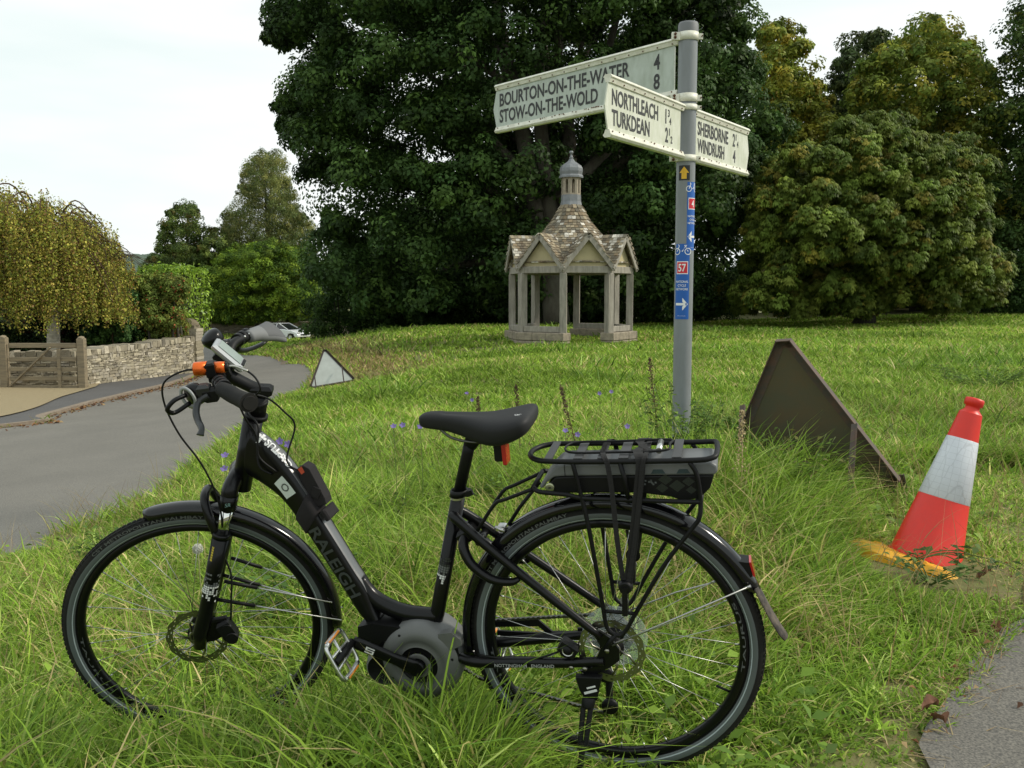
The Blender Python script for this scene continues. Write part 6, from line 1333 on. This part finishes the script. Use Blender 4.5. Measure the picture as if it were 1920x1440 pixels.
        if s > 0: LP = [(-.205, .172, .715), (-.182, .180, .704), (-.178, .205, .690), (-.186, .235, .680), (-.196, .262, .678), (-.200, .276, .674), (-.196, .284, .664)]
        else: LP = [(-.205, -.172, .716), (-.215, -.205, .694), (-.235, -.245, .682), (-.262, -.285, .680), (-.270, -.298, .686)]
        LP = catmull(LP, 4); lv.tube(LP, np.interp(np.linspace(0, 1, len(LP)), [0, .15, .5, .85, 1], [.010, .0075, .006, .0055, .0075]), 10, sx=1.35); lv.box((-.196, s * .165, .722), (.030, .028, .036), bev=.007); B(lv, 'brake_lever', mat('lever_black', (.018, .019, .02), .38), e, True)
    sh = MB(); sh.lathe([(0, -.012), (.024, -.012), (.027, -.006), (.027, .008), (.023, .012), (0, .013)], (-.172, .155, .715), nrm((.62, .70, -.1)), n=28); sh.tube(catmull([(-.160, .165, .700), (-.128, .190, .690), (-.118, .205, .705), (-.135, .200, .722), (-.158, .178, .724)], 5), .0055, 8); B(sh, 'gear_shifter', BLK, e, True)
    sp_ = MB(); sp_.lathe([(.020, 0), (.0275, 0), (.0275, .004), (.020, .004)], (-.160, .168, .714), nrm((.62, .70, -.1)), n=28, close=True); B(sp_, 'shifter_cap', mat('grey_plate', (.28, .29, .29), .4), e, True)
    # cables: laid through points measured in the bicycle frame
    cb = MB(); Sv = lambda p: np.array([WB, 0, 0]) + S @ np.array(p)
    def cab(P, r=.0024): cb.tube(catmull([Sv(p[1:]) if p[0] else np.array(p[1:]) for p in P], 7), r, 7)
    cab([(1, -.185, .10, .750), (1, -.150, .11, .760), (1, -.095, .10, .735), (1, -.080, .09, .680), (1, -.095, .09, .60), (1, -.125, .085, .52), (1, -.142, .085, .45), (1, -.146, .084, .38), (1, -.140, .083, .33)])
    cab([(1, -.235, .10, .752), (1, -.270, .11, .752), (1, -.305, .13, .730), (1, -.315, .14, .700), (1, -.290, .12, .675)])
    cab([(1, -.215, .15, .706), (1, -.225, .12, .690), (1, -.240, .07, .650), (1, -.250, .06, .60), (1, -.262, .045, .545), (0, .845, .034, .470), (0, .815, .032, .445)], .0026)
    cab([(1, -.205, -.15, .71), (1, -.20, -.10, .66), (1, -.235, -.04, .60), (1, -.255, .03, .60), (1, -.275, .06, .575), (0, .835, .045, .500), (0, .800, .034, .452)], .0026)
    cab([(1, -.285, .13, .690), (1, -.320, .10, .660), (1, -.345, .07, .610), (1, -.360, .05, .560), (0, .775, .02, .478), (0, .755, .0, .440)], .0024)
    cab([(1, -.118, .050, .235), (1, -.128, .065, .180), (1, -.118, .08, .120), (1, -.105, .082, .06)], .0026)
    B(cb, 'cables', BLKM, e)
    cb = MB(); cab([(1, -.236, .10, .7525), (1, -.262, .108, .7535), (1, -.292, .122, .742)], .0029); B(cb, 'cable_sheath', mat('cable_silver', (.45, .44, .40), .3, .7), e)
    # --- rack
    rk = MB(); yr = .062; zt_ = .479; loop = []
    for a in np.linspace(-90, 90, 11): loop.append((.105 + .055 * math.cos(D2R(a)), yr * math.sin(D2R(a)), zt_ + .002))
    loop += [(.05, yr, zt_), (-.10, yr, zt_ - .001), (-.22, yr, zt_), (-.248, yr - .004, zt_ + .002), (-.262, yr - .022, zt_ + .004), (-.262, -yr + .022, zt_ + .004), (-.248, -yr + .004, zt_ + .002), (-.22, -yr, zt_), (-.05, -yr, zt_)]
    rk.tube(catmull(loop, 3, closed=True), .0062, 12, closed=True)
    for s in (1, -1):
        y = s * .066; yb = s * .074
        rk.tube(catmull([(.148, y - s * .01, .415), (.135, y, .410), (.105, y, .406), (.070, y, .402), (.030, y, .393), (-.07, y, .389), (-.20, y, .384), (-.226, y, .384)], 4), .0056, 10)
        rk.tube(catmull([(.052, s * .062, .476), (.047, y, .452), (.038, y, .400), (.024, yb, .315), (.008, yb, .143), (.003, yb, .085), (-.004, yb, .068), (-.020, yb, .058), (-.038, yb, .064), (-.072, yb, .122), (-.139, yb, .236), (-.205, yb, .325), (-.221, yb, .350), (-.225, y, .385), (-.220, y, .445), (-.206, s * .062, .474)], 5), .0052, 10)
        rk.tube([(-.054, s * .062, .476), (-.062, y, .440), (-.068, y, .389)], .0054, 10); rk.tube([(.006, yb, .118), (-.070, yb, .114)], .0046, 8)
        rk.tube([(.012, s * .068, .012), (-.018, yb, .060)], .006, 8)
        # front stays down to the seat stays
        rk.tube(catmull([(.148, s * .055, .413), (.22, s * .045, .383), (.25, s * .040, .368), (.300, s * .036, .300)], 3), .0045, 8)
    rk.tube([(.150, -.058, .414), (.150, .058, .414)], .0056, 10); rk.tube([(.146, .0, .408), (.20, 0, .345), (.232, 0, .300)], .0045, 8); rk.tube([(-.226, -.066, .384), (-.226, .066, .384)], .005, 8)
    ro = B(rk, 'rear_rack', BLKM, e)
    sl = MB()
    for x, w_ in ((.108, .018), (.040, .020), (-.012, .016), (-.062, .022), (-.108, .014), (-.178, .020)): sl.beam((x, -yr, zt_ + .0065), (x, yr, zt_ + .0065), w_, .003, up=(0, 0, 1))
    B(sl, 'rack_slat', mat('slat_grey', (.045, .045, .048), .5), ro)
    cl2 = MB(); cl2.tube(catmull([(.065, .030, zt_ + .012), (.065, -.030, zt_ + .014), (-.04, -.036, zt_ + .014), (-.155, -.036, zt_ + .016), (-.160, .0, zt_ + .018), (-.15, .034, zt_ + .014), (-.04, .036, zt_ + .012)], 5, closed=True), .0028, 7, closed=True); B(cl2, 'spring_clip', BLKM, ro)
    spg = MB(); spg.tube([(-.138, -.03, zt_ + .013), (-.138, .034, zt_ + .013)], .007, 12); B(spg, 'clip_spring', STEEL, ro)
    # elastic straps hanging down both sides to a bracket on the stay
    stp = MB()
    def band(P, w_, th=.0016):
        P = catmull(P, 5)
        for i in range(len(P) - 1): stp.beam(P[i], P[i + 1], th, w_, up=(1, 0, .2)) if False else stp.add([P[i] + (w_ / 2, 0, 0), P[i] - (w_ / 2, 0, 0), P[i + 1] - (w_ / 2, 0, 0), P[i + 1] + (w_ / 2, 0, 0), P[i] + (w_ / 2, th, 0), P[i] - (w_ / 2, th, 0), P[i + 1] - (w_ / 2, th, 0), P[i + 1] + (w_ / 2, th, 0)], [[0, 1, 2, 3], [7, 6, 5, 4], [0, 4, 5, 1], [2, 6, 7, 3], [1, 5, 6, 2], [0, 3, 7, 4]])
    for s in (1, -1):
        band([(-.012, s * .030, .492), (-.020, s * .062, .490), (-.028, s * .0715, .470), (-.034, s * .074, .40), (-.038, s * .080, .30), (-.046, s * .082, .195)], .011)
        band([(-.090, s * .030, .494), (-.097, s * .062, .491), (-.100, s * .0715, .470), (-.090, s * .075, .40), (-.072, s * .080, .28), (-.055, s * .083, .190)], .021)
        band([(-.112, s * .030, .4925), (-.110, s * .064, .490), (-.104, s * .0735, .470), (-.094, s * .0775, .40), (-.074, s * .0825, .28), (-.056, s * .0855, .190)], .010)
    band([(-.090, -.030, .4935), (-.100, 0, .494), (-.090, .030, .4935)], .018); band([(-.115, -.030, .4925), (-.095, 0, .4955), (-.120, .030, .4925)], .012); band([(-.012, -.030, .4925), (-.012, .030, .4925)], .011)
    B(stp, 'elastic_strap', mat('elastic_black', (.012, .011, .011), .85), ro)
    bk = MB()
    for s in (1, -1):
        bk.tube([(-.050, s * .080, .186), (-.050, s * .096, .186)], [.018, .013], 16); bk.beam((-.050, s * .084, .190), (-.046, s * .084, .120), .012, .030, up=(0, 1, 0)); bk.tube([(-.0465, s * .090, .155), (-.0465, s * .094, .155)], .010, 16, m=1)
        bk.tube([(-.046, s * .080, .130), (-.044, s * .076, .116)], .008, 8)
    B(bk, 'strap_buckle', [BLKM, mat('disc_grey', (.18, .18, .18), .5)], ro)
    # --- battery
    bt = bpy.data.objects.new('battery', None); COL.objects.link(bt); bt.parent = e
    up_ = [(.138, .412), (.128, .428), (.112, .448), (.092, .466), (.070, .4695), (-.250, .4695), (-.262, .462), (-.264, .448), (-.258, .440), (.075, .440), (.100, .438), (.118, .425), (.128, .410)]
    lo_ = [(.124, .408), (.112, .424), (.098, .4375), (.075, .4395), (-.256, .4395), (-.246, .408), (-.222, .384), (-.185, .378), (-.160, .388), (-.090, .398), (.100, .398)]
    B(MB().prism(up_, lambda x, z, y: (x, y, z), -.050, .050), 'battery_case', mat('battery_grey', (.14, .145, .15), .45), bt, bevel=.006); B(MB().prism(lo_, lambda x, z, y: (x, y, z), -.0485, .0485), 'battery_base', BLKM, bt, bevel=.004)
    B(MB().lathe([(.0105, 0), (.0105, .003), (.007, .004), (0, .0035)], (.112, .0486, .414), (0, 1, 0), n=20), 'battery_lock', mat('lock_brass', (.45, .47, .30), .35, .8), bt)
    kh = MB().box((.112, .0527, .4135), (.006, .001, .0022)); B(kh, 'keyhole', BLKM, bt)
    seam = MB().box((.074, .0506, .4548), (.0012, .001, .027)); B(seam, 'case_seam', BLKM, bt)
    dcx = MB()
    for (x, z, s) in ((-.150, .430, .016), (-.175, .415, .018), (-.142, .410, .014), (-.200, .425, .014), (-.205, .405, .012)): dcx.add([(x - s, .0488, z), (x, .0488, z - s * .8), (x + s, .0488, z), (x, .0488, z + s * .8)], [[0, 1, 2, 3]])
    for k in range(14): x, z = -.085 - .045 * r_.random(), .410 + .02 * r_.random(); dcx.add([(x - .002, .0489, z - .002), (x + .002, .0489, z - .002), (x + .002, .0489, z + .002), (x - .002, .0489, z + .002)], [[0, 1, 2, 3]], 1)
    for (x, w_) in ((-.135, .032), (-.190, .030)): dcx.add([(x - w_ / 2, .0509, .4445), (x + w_ / 2, .0509, .4445), (x + w_ / 2 - .006, .0509, .4545), (x - w_ / 2 + .006, .0509, .4545)], [[0, 1, 2, 3]], 2)
    B(dcx, 'battery_decal', [mat('decal_teal', (.012, .018, .020), .25, coat=.2), mat('decal_dots', (.10, .11, .11), .5), mat('decal_blue', (.018, .04, .06), .15, coat=.6)], bt)
    # --- ring lock, kickstand, pouch
    lk = MB()
    for s in (1, -1): lk.tube(catmull([(.335, s * .020, .285), (.335, s * .048, .262), (.315, s * .062, .225), (.27, s * .066, .190), (.225, s * .060, .180), (.205, s * .050, .184)], 5), [.014, .016, .015, .014, .012, .008], 14, sx=.8)
    lk.box((.335, 0, .282), (.035, .075, .036), np.array(Matrix.Rotation(D2R(30), 3, 'Y')), bev=.008); B(lk, 'ring_lock', BLK, e)
    bl = MB(); bl.box((.248, .0, .296), (.020, .020, .012), bev=.003); bl.tube([(.262, .016, .300), (.238, .016, .290)], .005, 8); bl.tube([(.255, -.012, .296), (.255, .022, .296)], .004, 8); B(bl, 'mudguard_bolt', STEEL, e)
    ks = MB(); ks.prism([(.085, -.050), (.020, -.050), (.030, -.085), (.036, -.112), (.066, -.112), (.078, -.085)], lambda x, z, y: (x, y, z), .066, .084); ks.tube([(.056, .078, -.108), (.060, .090, -.130)], [.017, .015], 12)
    ko = B(ks, 'kickstand', BLKM, e, bevel=.003); kp = MB(); kp.box((.050, .0848, -.088), (.032, .001, .006), np.array(Matrix.Rotation(D2R(18), 3, 'Y'))); kp.box((.048, .0848, -.076), (.022, .001, .004), np.array(Matrix.Rotation(D2R(18), 3, 'Y'))); B(kp, 'stand_print', WT, ko)
    lg_ = MB(); a, b = np.array([.060, .092, -.125]), np.array([.088, .180, -.325]); 
    for o in (-.009, .009): lg_.beam(a + (o, 0, 0), a + (b - a) * .45 + (o * .7, 0, 0), .009, .012, up=(1, 0, 0), bev=.002)
    lg_.beam(a + (b - a) * .36, b, .018, .013, up=(1, 0, 0), bev=.002); lg_.lathe([(.012, 0), (.014, .006), (.010, .022), (0, .022)], b - (0, 0, .012), (0, 0, 1), n=12); B(lg_, 'stand_leg', BLKM, ko)
    po = MB(); secs = []
    P = top * .5 + bot * .5; s_ = np.r_[0, np.cumsum(np.linalg.norm(np.diff(P, axis=0), axis=1))]
    for x_m, gx in ((.200, .002), (.203, .0045), (.228, .0045), (.250, .0045), (.253, .002)):
        c = np.array([np.interp(x_m, s_, P[:, k]) for k in range(3)]); t_ = np.array([np.interp(x_m, s_, top[:, k]) for k in range(3)]); w_ = np.interp(x_m, s_, hwi); h = t_ - c; h = h * (1 + gx / np.linalg.norm(h)); sct = []
        for j in range(20): a = 2 * math.pi * j / 20; sct.append(c + h * np.sign(math.sin(a)) * abs(math.sin(a)) ** .62 + np.array([0, (w_ + gx) * np.sign(math.cos(a)) * abs(math.cos(a)) ** .62, 0]))
        secs.append(sct)
    po.loft(secs)
    NYL = mat('nylon_black', (.010, .008, .009), .92, bump=(250, .5, .001)); pp = B(po, 'tube_strap', NYL, e)
    fl3 = MB(); 
    poly = [(.755, .452), (.738, .462), (.722, .452), (.692, .375), (.690, .358), (.714, .352), (.742, .385)]
    fl3.prism(poly, lambda x, z, y: (x, y, z), -.022, .014); fl3.box((.713, .0155, .390), (.022, .004, .030), np.array(Matrix.Rotation(D2R(-25), 3, 'Y'))); B(fl3, 'pouch', NYL, e, bevel=.006)
    orr = MB().prism([(.752, .452), (.741, .459), (.735, .444), (.744, .438)], lambda x, z, y: (x, y, z), -.012, .0150); B(orr, 'pouch_lining', mat('orange_red', (.50, .07, .03), .7), e)
    st3 = MB(); st3.box((.691, 0, .334), (.030, .060, .016), np.array(Matrix.Rotation(D2R(-62), 3, 'Y')), bev=.004); B(st3, 'strap_end', NYL, e)
def resample3(P, n):
    s = np.r_[0, np.cumsum(np.linalg.norm(np.diff(P, axis=0), axis=1))]; t = np.linspace(0, s[-1], max(n, 2)); return np.c_[np.interp(t, s, P[:, 0]), np.interp(t, s, P[:, 1]), np.interp(t, s, P[:, 2])]
bicycle()
